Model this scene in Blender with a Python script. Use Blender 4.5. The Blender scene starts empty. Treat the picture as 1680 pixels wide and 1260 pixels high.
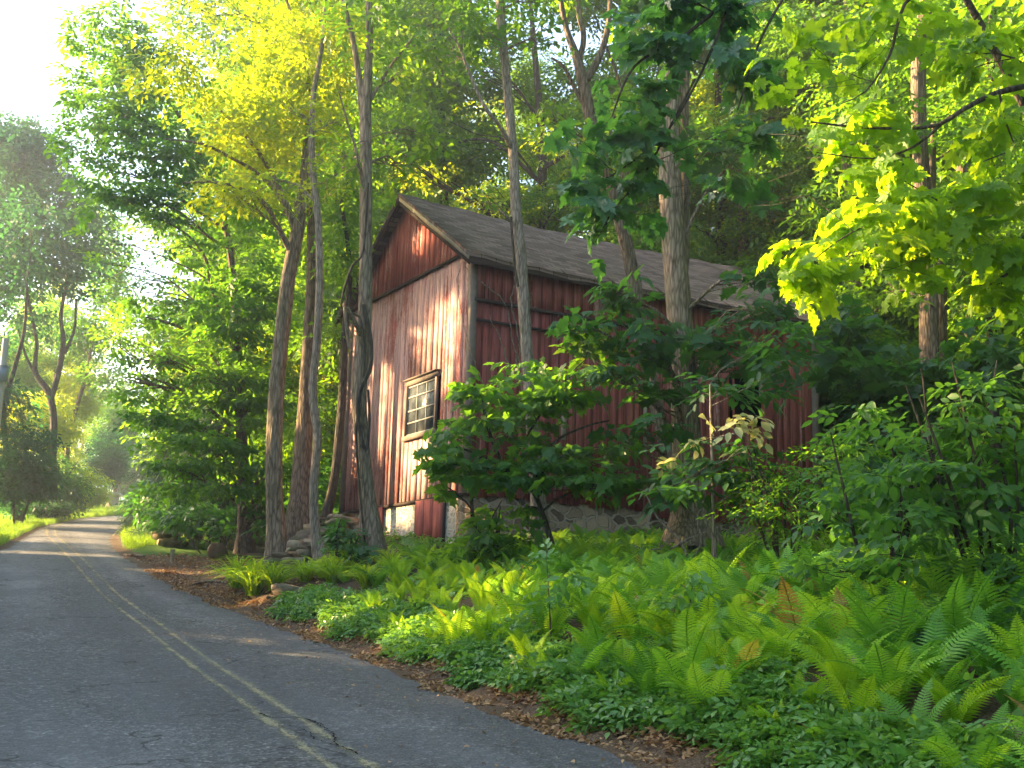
import bpy, math, random
import numpy as np
from mathutils import Vector, Matrix
R_ = math.radians
RNG = np.random.default_rng(7)
random.seed(7)
scene = bpy.context.scene

# ------------------------------------------------------------------ camera, sky, sun, exposure
FPX = 1975.2
PITCH, ROLL = 0.194144, 0.026583
_R = np.array([1, 0, 0.]); _F = np.array([0, math.cos(PITCH), math.sin(PITCH)]); _U = np.array([0, -math.sin(PITCH), math.cos(PITCH)])
CA = math.cos(ROLL) * _R + math.sin(ROLL) * _U
CB = -math.sin(ROLL) * _R + math.cos(ROLL) * _U
EYE = np.array([0, 0, 1.6])
cd = bpy.data.cameras.new("camera"); cam = bpy.data.objects.new("camera", cd)
scene.collection.objects.link(cam); scene.camera = cam
cd.sensor_width = 36; cd.lens = 36 * FPX / 1680; cd.clip_start = 0.1; cd.clip_end = 3000
cam.matrix_world = Matrix(((CA[0], CB[0], -_F[0], EYE[0]), (CA[1], CB[1], -_F[1], EYE[1]), (CA[2], CB[2], -_F[2], EYE[2]), (0, 0, 0, 1)))
scene.render.resolution_x = 1024; scene.render.resolution_y = 768
SUN_AZ, SUN_EL = R_(-76), R_(20)
SUN = np.array([math.sin(SUN_AZ) * math.cos(SUN_EL), math.cos(SUN_AZ) * math.cos(SUN_EL), math.sin(SUN_EL)])
w = bpy.data.worlds.new("World"); scene.world = w; w.use_nodes = True
nt = w.node_tree; bg = nt.nodes["Background"]
sky = nt.nodes.new("ShaderNodeTexSky"); sky.sky_type = 'NISHITA'; sky.sun_disc = False
sky.sun_elevation = SUN_EL; sky.sun_rotation = SUN_AZ; sky.air_density = 1.0; sky.dust_density = 2.5; sky.ozone_density = 1.0
nt.links.new(sky.outputs[0], bg.inputs[0]); bg.inputs[1].default_value = 0.105
sl = bpy.data.lights.new("sun", 'SUN'); sl.energy = 5.0; sl.angle = R_(0.6); sl.color = (1.0, 0.69, 0.33)
so = bpy.data.objects.new("sun", sl); scene.collection.objects.link(so)
so.rotation_euler = Vector(SUN).to_track_quat('Z', 'Y').to_euler(); so.location = (-30, 20, 40)
scene.view_settings.view_transform = 'Standard'; scene.view_settings.look = 'None'
scene.view_settings.gamma = 1.0; scene.view_settings.exposure = 3.02
cy = scene.cycles
cy.max_bounces = 7; cy.diffuse_bounces = 4; cy.glossy_bounces = 2; cy.transmission_bounces = 5; cy.transparent_max_bounces = 6
cy.volume_bounces = 0
cy.sample_clamp_indirect = 8; cy.caustics_reflective = False; cy.caustics_refractive = False
cy.use_denoising = True

# ------------------------------------------------------------------ helpers
C = scene.collection
def ray(u, v):
    return _F * FPX + CA * (u - 840) + CB * (630 - v)
def PX(u, v, d):                      # real point seen at photo pixel (u, v) at d metres ahead
    r = ray(u, v); return EYE + r * (d / r[1])
ZY = np.array([-60, 0, 8, 16, 21, 27, 33, 48, 60, 75, 95, 140, 220, 900.]); ZZ = np.array([-3, 0, .62, 1.27, 1.8, 2.6, 3.3, 4.9, 6.2, 7.9, 10.2, 14, 16, 17.])
_yy = np.arange(-60, 900, .5); _zz = np.interp(_yy, ZY, ZZ)
_k = np.exp(-np.linspace(-2, 2, 13) ** 2); _k /= _k.sum(); _zs = np.convolve(np.pad(_zz, 6, mode='edge'), _k, 'valid')
def zr(y): return np.interp(y, _yy, _zs)
def onroad(u, v):
    r = ray(u, v)
    for d in np.arange(4, 140, .02):
        p = EYE + r * (d / r[1])
        if p[2] <= zr(d): return p
    return p
RE = [onroad(*p) for p in [(1145, 1260), (990, 1213), (788, 1142), (610, 1070), (457, 1018), (373, 990), (282, 951), (221, 917), (197, 900), (192, 885), (200, 870), (222, 857)]]
CE = [onroad(*p) for p in [(577, 1257), (424, 1154), (324, 1085), (255, 1031), (179, 974), (138, 931)]]
rey = [p[1] for p in RE]; rex = [p[0] for p in RE]
cey = [p[1] for p in CE]; cex = [p[0] for p in CE]
def smooth_fn(ys, xs, w=7):
    g = np.arange(-40, 160, .25); xx = np.interp(g, ys, xs); k = np.exp(-np.linspace(-2, 2, 2 * w + 1) ** 2); k /= k.sum()
    s = np.convolve(np.pad(xx, w, mode='edge'), k, 'valid'); return lambda y: np.interp(y, g, s)
sl0 = (rex[1] - rex[0]) / (rey[1] - rey[0])
_rx = smooth_fn([-40, 0] + rey + [64, 72, 85, 110, 160], [rex[0] - sl0 * (rey[0] + 40) * .6, rex[0] - sl0 * rey[0] * .8] + rex + [-17.6, -12, 0, 20, 60])
slc = (cex[1] - cex[0]) / (cey[1] - cey[0])
_cx = smooth_fn([-40, 0] + cey + [38, 45, 53, 64, 72, 85, 110, 160], [cex[0] - slc * (cey[0] + 40) * .6, cex[0] - slc * cey[0] * .8] + cex + [-14.3, -17.0, -19.2, -20.2, -16.8, -5.5, 15, 57])
def xr(y): return _rx(y)
def xc(y): return _cx(y)
LE = [onroad(*p) for p in [(0, 898), (26, 884), (63, 865), (137, 850)]]
_lx = smooth_fn([-40, 0, 10, 20, 27] + [p[1] for p in LE] + [76, 90, 110, 160], [2 * xc(q) - xr(q) - 1.45 for q in (-40, 0, 10, 20, 27)] + [p[0] for p in LE] + [-19.8, -9, 11, 54])
def xl(y): return _lx(y)
def sstep(a, b, x): t = np.clip((x - a) / (b - a), 0, 1); return t * t * (3 - 2 * t)
def nz(p, f=1.0, seed=0):             # cheap smooth noise, -1..1
    p = np.asarray(p) * f + seed * 7.31
    x, y, z = p[..., 0], p[..., 1], p[..., 2]
    return (np.sin(x * 1.7 + 1.3 * np.sin(y * 1.1 + z * .7)) + np.sin(y * 1.9 + 1.5 * np.sin(z * 1.3 + x * .6)) + np.sin(z * 2.1 + 1.2 * np.sin(x * 1.2 - y * .8))) / 3
def bank(x, y):
    s = (x - xr(y)) * .9
    A = 1.0 + .08 * sstep(8, 16, y) - .2 * sstep(40, 60, y)
    b = A * (1 - np.exp(-np.maximum(s, 0) / 2.0))
    m = np.where(y > 21, 1 - sstep(21, 24, y) * (1 - sstep(-6.4, -3.2, x)), 1.0)
    m = np.maximum(m, sstep(33, 40, y) * .5)
    return b * m
def gz(x, y):
    x = np.asarray(x, float); y = np.asarray(y, float)
    z = zr(y) + bank(x, y)
    inside = (x < xr(y)) & (x > xl(y))
    q = np.stack([x, y, 0 * x], -1)
    off = np.minimum(np.abs(x - xr(y)), np.abs(x - xl(y)))
    z = z + np.where(inside, -.05, nz(q, 1.1) * .05 * np.clip(off, 0, 1))
    z = z + np.where(x < xl(y), -.1 * (1 - np.exp(-(xl(y) - x) / 3)), 0)
    return z
def onground(u, v, d0=4, d1=140):
    r = ray(u, v)
    ds = np.arange(d0, d1, .02); P = EYE[None] + r[None] * (ds / r[1])[:, None]
    i = np.argmax(P[:, 2] <= gz(P[:, 0], P[:, 1])); return P[i]

def meta(o, label=None, cat=None, group=None, kind=None):
    if label: o['label'] = label
    if cat: o['category'] = cat
    if group: o['group'] = group
    if kind: o['kind'] = kind
    return o
def empty(name, loc, label, cat, group=None, rz=0):
    o = bpy.data.objects.new(name, None); C.objects.link(o); o.location = loc; o.rotation_euler = (0, 0, rz)
    o.empty_display_size = .3
    return meta(o, label, cat, group)
def mk(name, V, faces, mat, parent=None, rnd=None, smooth=False, uv=None, loc=None, attrs=None):
    """faces: (n,3)/(n,4) int array or list of such arrays / list of index lists. parent: world coords in V become local."""
    V = np.asarray(V, np.float32)
    if parent is not None and loc is None:
        M = Matrix.LocRotScale(parent.location, parent.rotation_euler, None).inverted()
        A = np.array(M); V = V @ A[:3, :3].T.astype(np.float32) + A[:3, 3].astype(np.float32)
    me = bpy.data.meshes.new(name)
    if isinstance(faces, np.ndarray): faces = [faces]
    if len(faces) and isinstance(faces[0], np.ndarray):
        tot = np.concatenate([np.full(len(f), f.shape[1], np.int32) for f in faces]); idx = np.concatenate([f.ravel() for f in faces]).astype(np.int32)
    else:
        tot = np.array([len(f) for f in faces], np.int32); idx = np.array([i for f in faces for i in f], np.int32)
    me.vertices.add(len(V)); me.vertices.foreach_set('co', V.ravel())
    me.loops.add(len(idx)); me.loops.foreach_set('vertex_index', idx)
    me.polygons.add(len(tot)); st = np.concatenate([[0], np.cumsum(tot)[:-1]]).astype(np.int32)
    me.polygons.foreach_set('loop_start', st); me.polygons.foreach_set('loop_total', tot)
    if smooth: me.polygons.foreach_set('use_smooth', np.ones(len(tot), bool))
    if rnd is not None:
        a = me.attributes.new('rnd', 'FLOAT', 'POINT'); a.data.foreach_set('value', np.asarray(rnd, np.float32))
    for k, val in (attrs or {}).items():
        a = me.attributes.new(k, 'FLOAT', 'POINT'); a.data.foreach_set('value', np.asarray(val, np.float32))
    if uv is not None:
        l = me.uv_layers.new(name='UVMap'); l.data.foreach_set('uv', np.asarray(uv, np.float32)[idx].ravel())
    me.update(calc_edges=True); me.validate()
    if mat: me.materials.append(mat)
    o = bpy.data.objects.new(name, me); C.objects.link(o)
    if parent is not None: o.parent = parent
    if loc is not None: o.location = loc
    return o
class MB:                              # collects boxes / tubes into one mesh, local coordinates
    def __init__(s): s.V = []; s.F = []; s.n = 0; s.r = []
    def add(s, V, F, r=0.5):
        V = np.asarray(V, float); s.V.append(V); s.F += [[i + s.n for i in f] for f in F]; s.n += len(V)
        s.r.append(np.full(len(V), r) if np.isscalar(r) else np.asarray(r))
    def box(s, a, b, r=.5, jit=0):
        a = np.array(a, float); b = np.array(b, float)
        V = np.array([[x, y, z] for x in (a[0], b[0]) for y in (a[1], b[1]) for z in (a[2], b[2])])
        if jit: V += RNG.uniform(-jit, jit, V.shape)
        s.add(V, [(0, 1, 3, 2), (4, 6, 7, 5), (0, 4, 5, 1), (2, 3, 7, 6), (0, 2, 6, 4), (1, 5, 7, 3)], r)
    def tube(s, pts, rad, n=6, r=.5, cap=True, wob=0):
        V, F = tube(pts, rad, n, wob); s.add(V, [list(f) for f in F], r)
        if cap:
            k = s.n - len(V); s.F.append([k + i for i in range(n)][::-1]); m = s.n - n; s.F.append([m + i for i in range(n)])
    def build(s, name, mat, parent=None, smooth=False):
        return mk(name, np.concatenate(s.V), s.F, mat, parent, rnd=np.concatenate(s.r), smooth=smooth, loc=(0, 0, 0))
def catmull(P, step):
    P = np.asarray(P, float); out = []
    Q = np.vstack([2 * P[0] - P[1], P, 2 * P[-1] - P[-2]])
    for i in range(1, len(Q) - 2):
        L = np.linalg.norm(Q[i + 1][:3] - Q[i][:3]); n = max(1, int(L / step))
        t = (np.arange(n) / n)[:, None]
        a, b, c, d = Q[i - 1], Q[i], Q[i + 1], Q[i + 2]
        out.append(.5 * (2 * b + (c - a) * t + (2 * a - 5 * b + 4 * c - d) * t ** 2 + (3 * b - a - 3 * c + d) * t ** 3))
    out.append(P[-1:]); return np.vstack(out)
def tube(pts, rad, n=8, wob=0.0, flare=0.0):
    pts = np.asarray(pts, float); rad = np.broadcast_to(np.asarray(rad, float), (len(pts),))
    T = np.gradient(pts, axis=0); T /= np.linalg.norm(T, axis=1)[:, None] + 1e-9
    up = np.array([.13, .97, .2]); A = np.cross(T, up); A /= np.linalg.norm(A, axis=1)[:, None] + 1e-9; B = np.cross(T, A)
    an = np.arange(n) / n * 2 * np.pi
    rr = np.ones((len(pts), n)) * rad[:, None]
    if wob:
        zz = np.arange(len(pts))[:, None] * .02 + pts[:, 2:3]
        ang = an[None] + 0 * zz
        rr = rr * (1 + wob * (.5 * np.sin(ang * 3 + zz * .9 + pts[0, 0]) + .5 * np.sin(ang * 5 - zz * 1.3) + .35 * np.abs(np.sin(ang * 7 + np.sin(zz * 2.1) * 1.6)) + RNG.normal(0, .16, rr.shape)))
    V = pts[:, None] + A[:, None] * (np.cos(an)[None, :, None] * rr[..., None]) + B[:, None] * (np.sin(an)[None, :, None] * rr[..., None])
    V = V.reshape(-1, 3); i = np.arange(len(pts) - 1)[:, None] * n; j = np.arange(n)[None]; k = (j + 1) % n
    F = np.stack([i + j, i + k, i + n + k, i + n + j], -1).reshape(-1, 4)
    return V, F

# ------------------------------------------------------------------ materials
def newmat(name):
    m = bpy.data.materials.new(name); m.use_nodes = True; n = m.node_tree
    for x in list(n.nodes): n.nodes.remove(x)
    o = n.nodes.new('ShaderNodeOutputMaterial'); return m, n, o
def N(n, t, **k):
    x = n.nodes.new(t)
    for a, b in k.items(): setattr(x, a, b)
    return x
def ramp(n, fac, stops, interp='LINEAR'):
    r = N(n, 'ShaderNodeValToRGB'); r.color_ramp.interpolation = interp
    e = r.color_ramp.elements
    while len(e) < len(stops): e.new(.5)
    for x, (p, c) in zip(e, stops): x.position = p; x.color = (*c, 1) if len(c) == 3 else c
    n.links.new(fac, r.inputs[0]); return r.outputs[0]
def noise(n, vec, scale, detail=4, rough=.6, dim='3D'):
    x = N(n, 'ShaderNodeTexNoise'); x.inputs['Scale'].default_value = scale; x.inputs['Detail'].default_value = detail; x.inputs['Roughness'].default_value = rough
    if vec is not None: n.links.new(vec, x.inputs['Vector'])
    return x.outputs['Fac']
def mapping(n, src, sc, loc=(0, 0, 0)):
    m = N(n, 'ShaderNodeMapping'); m.inputs['Scale'].default_value = sc; m.inputs['Location'].default_value = loc; n.links.new(src, m.inputs[0]); return m.outputs[0]
def mixc(n, fac, a, b, mode='MIX'):
    m = N(n, 'ShaderNodeMix', data_type='RGBA', blend_type=mode)
    for s, v in ((m.inputs[0], fac), (m.inputs[6], a), (m.inputs[7], b)):
        if hasattr(v, 'is_output'): n.links.new(v, s)
        elif isinstance(v, (int, float)): s.default_value = v
        else: s.default_value = (*v, 1)
    return m.outputs[2]
def math_(n, op, a, b=0.0, c=0.0, clamp=False):
    m = N(n, 'ShaderNodeMath', operation=op); m.use_clamp = clamp
    for s, v in zip(m.inputs, (a, b, c)):
        if hasattr(v, 'is_output'): n.links.new(v, s)
        else: s.default_value = v
    return m.outputs[0]
def pbsdf(n, o, col, rough=.8, bump=None, bs=.3, bd=.02, spec=.3):
    p = N(n, 'ShaderNodeBsdfPrincipled')
    if hasattr(col, 'is_output'): n.links.new(col, p.inputs['Base Color'])
    else: p.inputs['Base Color'].default_value = (*col, 1)
    if hasattr(rough, 'is_output'): n.links.new(rough, p.inputs['Roughness'])
    else: p.inputs['Roughness'].default_value = rough
    p.inputs['Specular IOR Level'].default_value = spec
    if bump is not None:
        b = N(n, 'ShaderNodeBump'); b.inputs['Strength'].default_value = bs; b.inputs['Distance'].default_value = bd
        n.links.new(bump, b.inputs['Height']); n.links.new(b.outputs[0], p.inputs['Normal'])
    n.links.new(p.outputs[0], o.inputs[0]); return p
def leaf_mat(name, c0, c1, tr, trans=.45, rough=.5, spec=.35, last=None):
    m, n, o = newmat(name)
    at = N(n, 'ShaderNodeAttribute', attribute_name='rnd')
    ob = N(n, 'ShaderNodeObjectInfo')
    f = math_(n, 'ADD', math_(n, 'MULTIPLY', at.outputs['Fac'], .8), math_(n, 'MULTIPLY', ob.outputs['Random'], .2))
    col = ramp(n, f, [(0, c0), (.88, c1), (.92, last or tuple(np.array(c1) + np.array([.05, .02, 0])))])
    p = N(n, 'ShaderNodeBsdfPrincipled'); n.links.new(col, p.inputs['Base Color'])
    p.inputs['Roughness'].default_value = rough; p.inputs['Specular IOR Level'].default_value = spec
    t = N(n, 'ShaderNodeBsdfTranslucent'); n.links.new(mixc(n, 1.0, col, tr, 'MULTIPLY'), t.inputs['Color'])
    x = N(n, 'ShaderNodeMixShader'); x.inputs[0].default_value = trans
    n.links.new(p.outputs[0], x.inputs[1]); n.links.new(t.outputs[0], x.inputs[2]); n.links.new(x.outputs[0], o.inputs[0]); return m
L_MAPLE = leaf_mat('maple_leaf', (.024, .09, .024), (.07, .165, .025), (5.4, 4.3, .8))
L_DARK = leaf_mat('dark_maple_leaf', (.018, .065, .03), (.04, .11, .035), (4, 4, .9), .35)
L_YELL = leaf_mat('sunlit_yellow_leaf', (.06, .15, .015), (.14, .22, .018), (6.0, 4.0, .5), .5)  # yellow of sunlit foliage put into the leaf colour
L_WOOD = leaf_mat('wood_leaf', (.022, .085, .018), (.075, .165, .02), (5.2, 4.0, .7), .45)
L_SHEEN = leaf_mat('glossy_maple_leaf', (.022, .08, .045), (.055, .14, .06), (4, 4, .9), .35, .36, .55)
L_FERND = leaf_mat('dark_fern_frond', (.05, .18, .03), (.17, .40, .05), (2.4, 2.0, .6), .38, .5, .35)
L_PINE = leaf_mat('conifer_needles', (.03, .075, .04), (.055, .115, .05), (2., 2., .9), .25)
L_BLUE = leaf_mat('bluish_leaf', (.014, .06, .03), (.04, .115, .05), (2.6, 3.0, 1.2), .35, .6, .12)
L_CREAM = leaf_mat('cream_leaf', (.30, .36, .12), (.55, .52, .25), (1.3, 1.2, 1.0), .35)
L_SHRUB = leaf_mat('shrub_leaf', (.028, .10, .035), (.07, .17, .04), (3.6, 3.2, .9), .42)
L_UNDER = leaf_mat('understorey_leaf', (.022, .08, .03), (.065, .15, .035), (6.0, 5.0, .9), .42)
L_BRIGHT = leaf_mat('sunlit_maple_leaf', (.045, .13, .02), (.12, .21, .025), (6.4, 4.7, .6), .52)  # sunlight on the boughs put into a yellower leaf colour
L_FERN = leaf_mat('fern_frond', (.08, .26, .03), (.34, .58, .06), (2.2, 1.8, .6), .42, .45, .4, (.34, .21, .08))
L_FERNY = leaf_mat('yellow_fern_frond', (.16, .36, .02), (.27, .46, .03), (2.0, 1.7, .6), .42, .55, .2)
L_GRASS = leaf_mat('grass_blade', (.10, .22, .03), (.20, .34, .05), (2.4, 2.0, .6), .4, .6, .2)
L_LILY = leaf_mat('lily_blade', (.08, .24, .02), (.22, .40, .04), (2.6, 2.0, .6), .42, .4, .4)
L_IVY = leaf_mat('ivy_leaf', (.06, .18, .04), (.16, .32, .07), (2.6, 2.4, .9), .3, .4, .5)
L_DEAD = leaf_mat('fallen_leaf', (.17, .08, .04), (.55, .36, .20), (1.2, 1.1, .8), .12, .8, .2)
def bark_mat(name, c0, c1, moss=.3, sc=1.0):
    m, n, o = newmat(name); tc = N(n, 'ShaderNodeTexCoord')
    g = N(n, 'ShaderNodeNewGeometry')
    v = mapping(n, tc.outputs['Object'], (16 * sc, 16 * sc, 2.2 * sc))
    a = noise(n, v, 1.0, 6, .7); b = noise(n, tc.outputs['Object'], 1.6, 3); c = noise(n, tc.outputs['Object'], 40, 2)
    vo = N(n, 'ShaderNodeTexVoronoi', feature='DISTANCE_TO_EDGE'); vo.inputs['Scale'].default_value = 1.1; n.links.new(mapping(n, tc.outputs['Object'], (18 * sc, 18 * sc, 3.0 * sc)), vo.inputs[0])
    h = math_(n, 'ADD', math_(n, 'MULTIPLY', a, .8), math_(n, 'MULTIPLY', math_(n, 'MINIMUM', vo.outputs[0], .3), 1.2))
    col = ramp(n, h, [(.28, tuple(x * .22 for x in c0)), (.42, c0), (.72, c1)])
    col = mixc(n, math_(n, 'MULTIPLY', ramp(n, b, [(.45, (0, 0, 0)), (.7, (1, 1, 1))]), moss), col, (.09, .12, .05))
    col = mixc(n, math_(n, 'MULTIPLY', c, .25), col, tuple(x * .6 for x in c0))
    pbsdf(n, o, col, .9, h, .9, .03, .15); return m
B_GREY = bark_mat('grey_brown_bark', (.15, .112, .082), (.34, .27, .205))
B_BROWN = bark_mat('brown_bark', (.11, .078, .06), (.26, .20, .155), .15)
B_PALE = bark_mat('pale_bark', (.20, .16, .13), (.40, .33, .28), .15, 1.3)
B_DARK = bark_mat('dark_bark', (.045, .035, .03), (.11, .09, .075), .25)
def flat_mat(name, c, rough=.8, spec=.3, var=.25, sc=20):
    m, n, o = newmat(name); tc = N(n, 'ShaderNodeTexCoord'); a = noise(n, tc.outputs['Object'], sc, 5, .65)
    col = mixc(n, a, tuple(x * (1 - var) for x in c), tuple(min(1, x * (1 + var)) for x in c))
    pbsdf(n, o, col, rough, a, .3, .01, spec); return m

# ------------------------------------------------------------------ ground and road
def ground_material():
    m, n, o = newmat('woodland_soil'); tc = N(n, 'ShaderNodeTexCoord'); P = tc.outputs['Object']
    a = noise(n, P, 1.3, 6, .65); b = noise(n, P, 14, 5, .7); c = noise(n, P, 55, 3, .7)
    at = N(n, 'ShaderNodeAttribute', attribute_name='grass')
    so_ = ramp(n, c, [(.3, (.05, .034, .024)), (.5, (.13, .09, .063)), (.62, (.24, .175, .125)), (.8, (.38, .31, .24))])
    so_ = mixc(n, math_(n, 'MULTIPLY', b, .6), so_, (.10, .065, .04))
    gr = ramp(n, b, [(.3, (.04, .09, .02)), (.7, (.10, .20, .035))])
    f = ramp(n, math_(n, 'ADD', at.outputs['Fac'], math_(n, 'MULTIPLY', math_(n, 'SUBTRACT', a, .5), .9)), [(.4, (0, 0, 0)), (.6, (1, 1, 1))])
    col = mixc(n, f, so_, gr)
    pbsdf(n, o, col, .95, math_(n, 'ADD', b, c), .8, .03, .1); return m
xs = np.concatenate([np.linspace(-700, -60, 18, endpoint=False), np.arange(-60, 40, .5), np.linspace(40, 700, 18)])
ys = np.concatenate([np.linspace(-60, 2, 8, endpoint=False), np.arange(2, 45, .35), np.arange(45, 110, 1.2), np.linspace(110, 900, 20)])
# bend the grid so that two columns follow the road edges
X, Y = np.meshgrid(xs, ys)
for e in (xr, xl):
    ex = e(Y[:, 0]); i = np.argmin(np.abs(X - ex[:, None]), axis=1); X[np.arange(len(ys)), i] = ex
Z = gz(X, Y); far = (Y > 110) | (np.abs(X) > 60)
Z = np.where(far, zr(Y) + .8, Z)
g1 = ((X < xl(Y)) | ((X > xr(Y)) & (Y > 29) & (X < -3))).astype(float)
g1 = np.where((X > xr(Y)) & (Y > 21.5) & (Y < 30) & (X < -4.5), 0.0, g1); g1 = np.where((X > xr(Y)) & (X >= -4.5), .25 * sstep(.5, 1.5, X - xr(Y)), g1)
nx = len(xs); i, j = np.meshgrid(np.arange(len(ys) - 1), np.arange(nx - 1), indexing='ij'); q = (i * nx + j).ravel()
F = np.stack([q, q + 1, q + nx + 1, q + nx], -1)
meta(mk('ground', np.stack([X, Y, Z], -1).reshape(-1, 3), F, ground_material(), smooth=True, attrs={'grass': g1.ravel()}), kind='structure')

def road_material():
    m, n, o = newmat('old_asphalt'); tc = N(n, 'ShaderNodeTexCoord'); P = tc.outputs['Object']
    uv = N(n, 'ShaderNodeSeparateXYZ'); n.links.new(tc.outputs['UV'], uv.inputs[0])
    a = noise(n, P, 55, 3, .8); b = noise(n, P, .55, 5, .6)
    v = N(n, 'ShaderNodeTexVoronoi'); v.inputs['Scale'].default_value = 42; n.links.new(P, v.inputs[0])
    agg = ramp(n, v.outputs['Color'], [(.0, (.02, .02, .024)), (.5, (.075, .075, .083)), (.8, (.22, .22, .225)), (1, (.62, .60, .57))])
    col = mixc(n, .35, agg, ramp(n, a, [(.35, (.02, .02, .024)), (.65, (.24, .24, .25))]))
    mo = noise(n, P, 11, 4, .75); col = mixc(n, .75, col, ramp(n, mo, [(.36, (.35, .35, .36)), (.5, (.9, .9, .91)), (.64, (1.8, 1.78, 1.72))]), 'MULTIPLY')
    st = noise(n, mapping(n, tc.outputs['UV'], (1.1, .12, 1)), 2.2, 5, .6)
    col = mixc(n, ramp(n, st, [(.42, (0, 0, 0)), (.62, (.5, .5, .5))]), col, (.23, .23, .255))
    tw = math_(n, 'ABSOLUTE', math_(n, 'SUBTRACT', math_(n, 'ABSOLUTE', uv.outputs[0]), .47)); col = mixc(n, 1.0, col, ramp(n, tw, [(.05, (1.22, 1.22, 1.22)), (.30, (.88, .88, .88))]), 'MULTIPLY')
    col = mixc(n, ramp(n, b, [(.40, (0, 0, 0)), (.52, (.45, .45, .45))]), col, (.075, .076, .088))
    # dust and grit towards the verge
    ed = math_(n, 'ADD', math_(n, 'ABSOLUTE', uv.outputs[0]), math_(n, 'MULTIPLY', math_(n, 'SUBTRACT', noise(n, P, 2.5, 5), .5), .5))
    col = mixc(n, ramp(n, ed, [(.92, (0, 0, 0)), (1.06, (.75, .75, .75))]), col, ramp(n, a, [(.4, (.09, .06, .045)), (.7, (.30, .23, .17))]))
    # cracks
    vc = N(n, 'ShaderNodeTexVoronoi', feature='DISTANCE_TO_EDGE'); vc.inputs['Scale'].default_value = .55
    dist = N(n, 'ShaderNodeVectorMath', operation='ADD'); n.links.new(P, dist.inputs[0])
    nn = N(n, 'ShaderNodeTexNoise'); nn.inputs['Scale'].default_value = 2.3; nn.inputs['Detail'].default_value = 5; n.links.new(P, nn.inputs['Vector'])
    n.links.new(nn.outputs['Color'], dist.inputs[1]); n.links.new(dist.outputs[0], vc.inputs[0])
    cr = math_(n, 'MULTIPLY', math_(n, 'LESS_THAN', vc.outputs[0], .009), ramp(n, noise(n, P, .8, 2), [(.5, (0, 0, 0)), (.56, (1, 1, 1))]))
    col = mixc(n, math_(n, 'MULTIPLY', cr, .8), col, (.02, .02, .022))
    h = math_(n, 'SUBTRACT', math_(n, 'ADD', v.outputs['Distance'], a), math_(n, 'MULTIPLY', cr, 2.0))
    pbsdf(n, o, col, .72, h, 1.0, .02, .45); return m
ry = np.concatenate([np.arange(-12, 30, .4), np.arange(30, 110, .9)]); cu = np.linspace(-1, 1, 25)
RX = np.where(cu[None] >= 0, xc(ry)[:, None] + cu[None] * (xr(ry) - xc(ry))[:, None], xc(ry)[:, None] + cu[None] * (xc(ry) - xl(ry))[:, None])
RY = np.broadcast_to(ry[:, None], RX.shape).copy()
edge = np.abs(cu)[None] > .99
RX = RX + np.where(edge, .05 * np.sin(RY * 5.1) + .05 * np.sin(RY * 13.7 + 1) + .03 * np.sin(RY * 31), 0)
RZ = zr(ry)[:, None] - .035 * cu[None] ** 4 + .006 * nz(np.stack([RX, RY, RX * 0], -1), 1.5)
nx = 25; i, j = np.meshgrid(np.arange(len(ry) - 1), np.arange(nx - 1), indexing='ij'); q = (i * nx + j).ravel()
UV = np.stack([np.broadcast_to(cu[None], RX.shape), RY / 2.5], -1).reshape(-1, 2)
RM = road_material()
meta(mk('road', np.stack([RX, RY, RZ], -1).reshape(-1, 3), np.stack([q, q + 1, q + nx + 1, q + nx], -1), RM, smooth=True, uv=UV), kind='structure')
# worn double yellow line
def line_material():
    m, n, o = newmat('worn_yellow_paint'); tc = N(n, 'ShaderNodeTexCoord'); P = tc.outputs['Object']
    p = N(n, 'ShaderNodeBsdfPrincipled'); p.inputs['Base Color'].default_value = (.36, .31, .19, 1); p.inputs['Roughness'].default_value = .8
    t = N(n, 'ShaderNodeBsdfTransparent'); x = N(n, 'ShaderNodeMixShader')
    uv = N(n, 'ShaderNodeSeparateXYZ'); n.links.new(tc.outputs['UV'], uv.inputs[0])
    f = math_(n, 'ADD', math_(n, 'MULTIPLY', noise(n, P, 38, 4, .8), .9), math_(n, 'MULTIPLY', noise(n, P, 3.1, 4, .7), .55))
    f = math_(n, 'SUBTRACT', f, math_(n, 'MULTIPLY', math_(n, 'ABSOLUTE', uv.outputs[0]), .16))
    n.links.new(ramp(n, f, [(.62, (0, 0, 0)), (.745, (.8, .8, .8))]), x.inputs[0]); n.links.new(t.outputs[0], x.inputs[1]); n.links.new(p.outputs[0], x.inputs[2]); n.links.new(x.outputs[0], o.inputs[0]); return m
ly = np.arange(-8, 62, .4); LV = []; LF = []; LU = []
def rz_at(x, y): return zr(y) + .006 * nz(np.stack([x, y, x * 0], -1), 1.5) + .008
tx = np.gradient(xc(ly), ly); nrm = np.sqrt(1 + tx ** 2)
for off in (-.13, .13):
    b0 = sum(len(v) for v in LV)
    cols = []
    for k, e in enumerate((-.07, 0, .07)):
        o_ = off + e; x = xc(ly) + o_ / nrm; y = ly - o_ * tx / nrm
        cols.append(np.stack([x, y, rz_at(x, y)], -1)); LU.append(None)
    A = np.stack(cols, 1).reshape(-1, 3); LV.append(A); i, j = np.meshgrid(np.arange(len(ly) - 1), np.arange(2), indexing='ij'); q = (i * 3 + j).ravel() + b0
    LF.append(np.stack([q, q + 1, q + 4, q + 3], -1))
LU = np.tile(np.stack([np.tile([-1, 0, 1], len(ly)), np.repeat(ly, 3)], -1), (2, 1))
meta(mk('road_marking', np.concatenate(LV), LF, line_material(), smooth=True, uv=LU), kind='structure')

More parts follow.
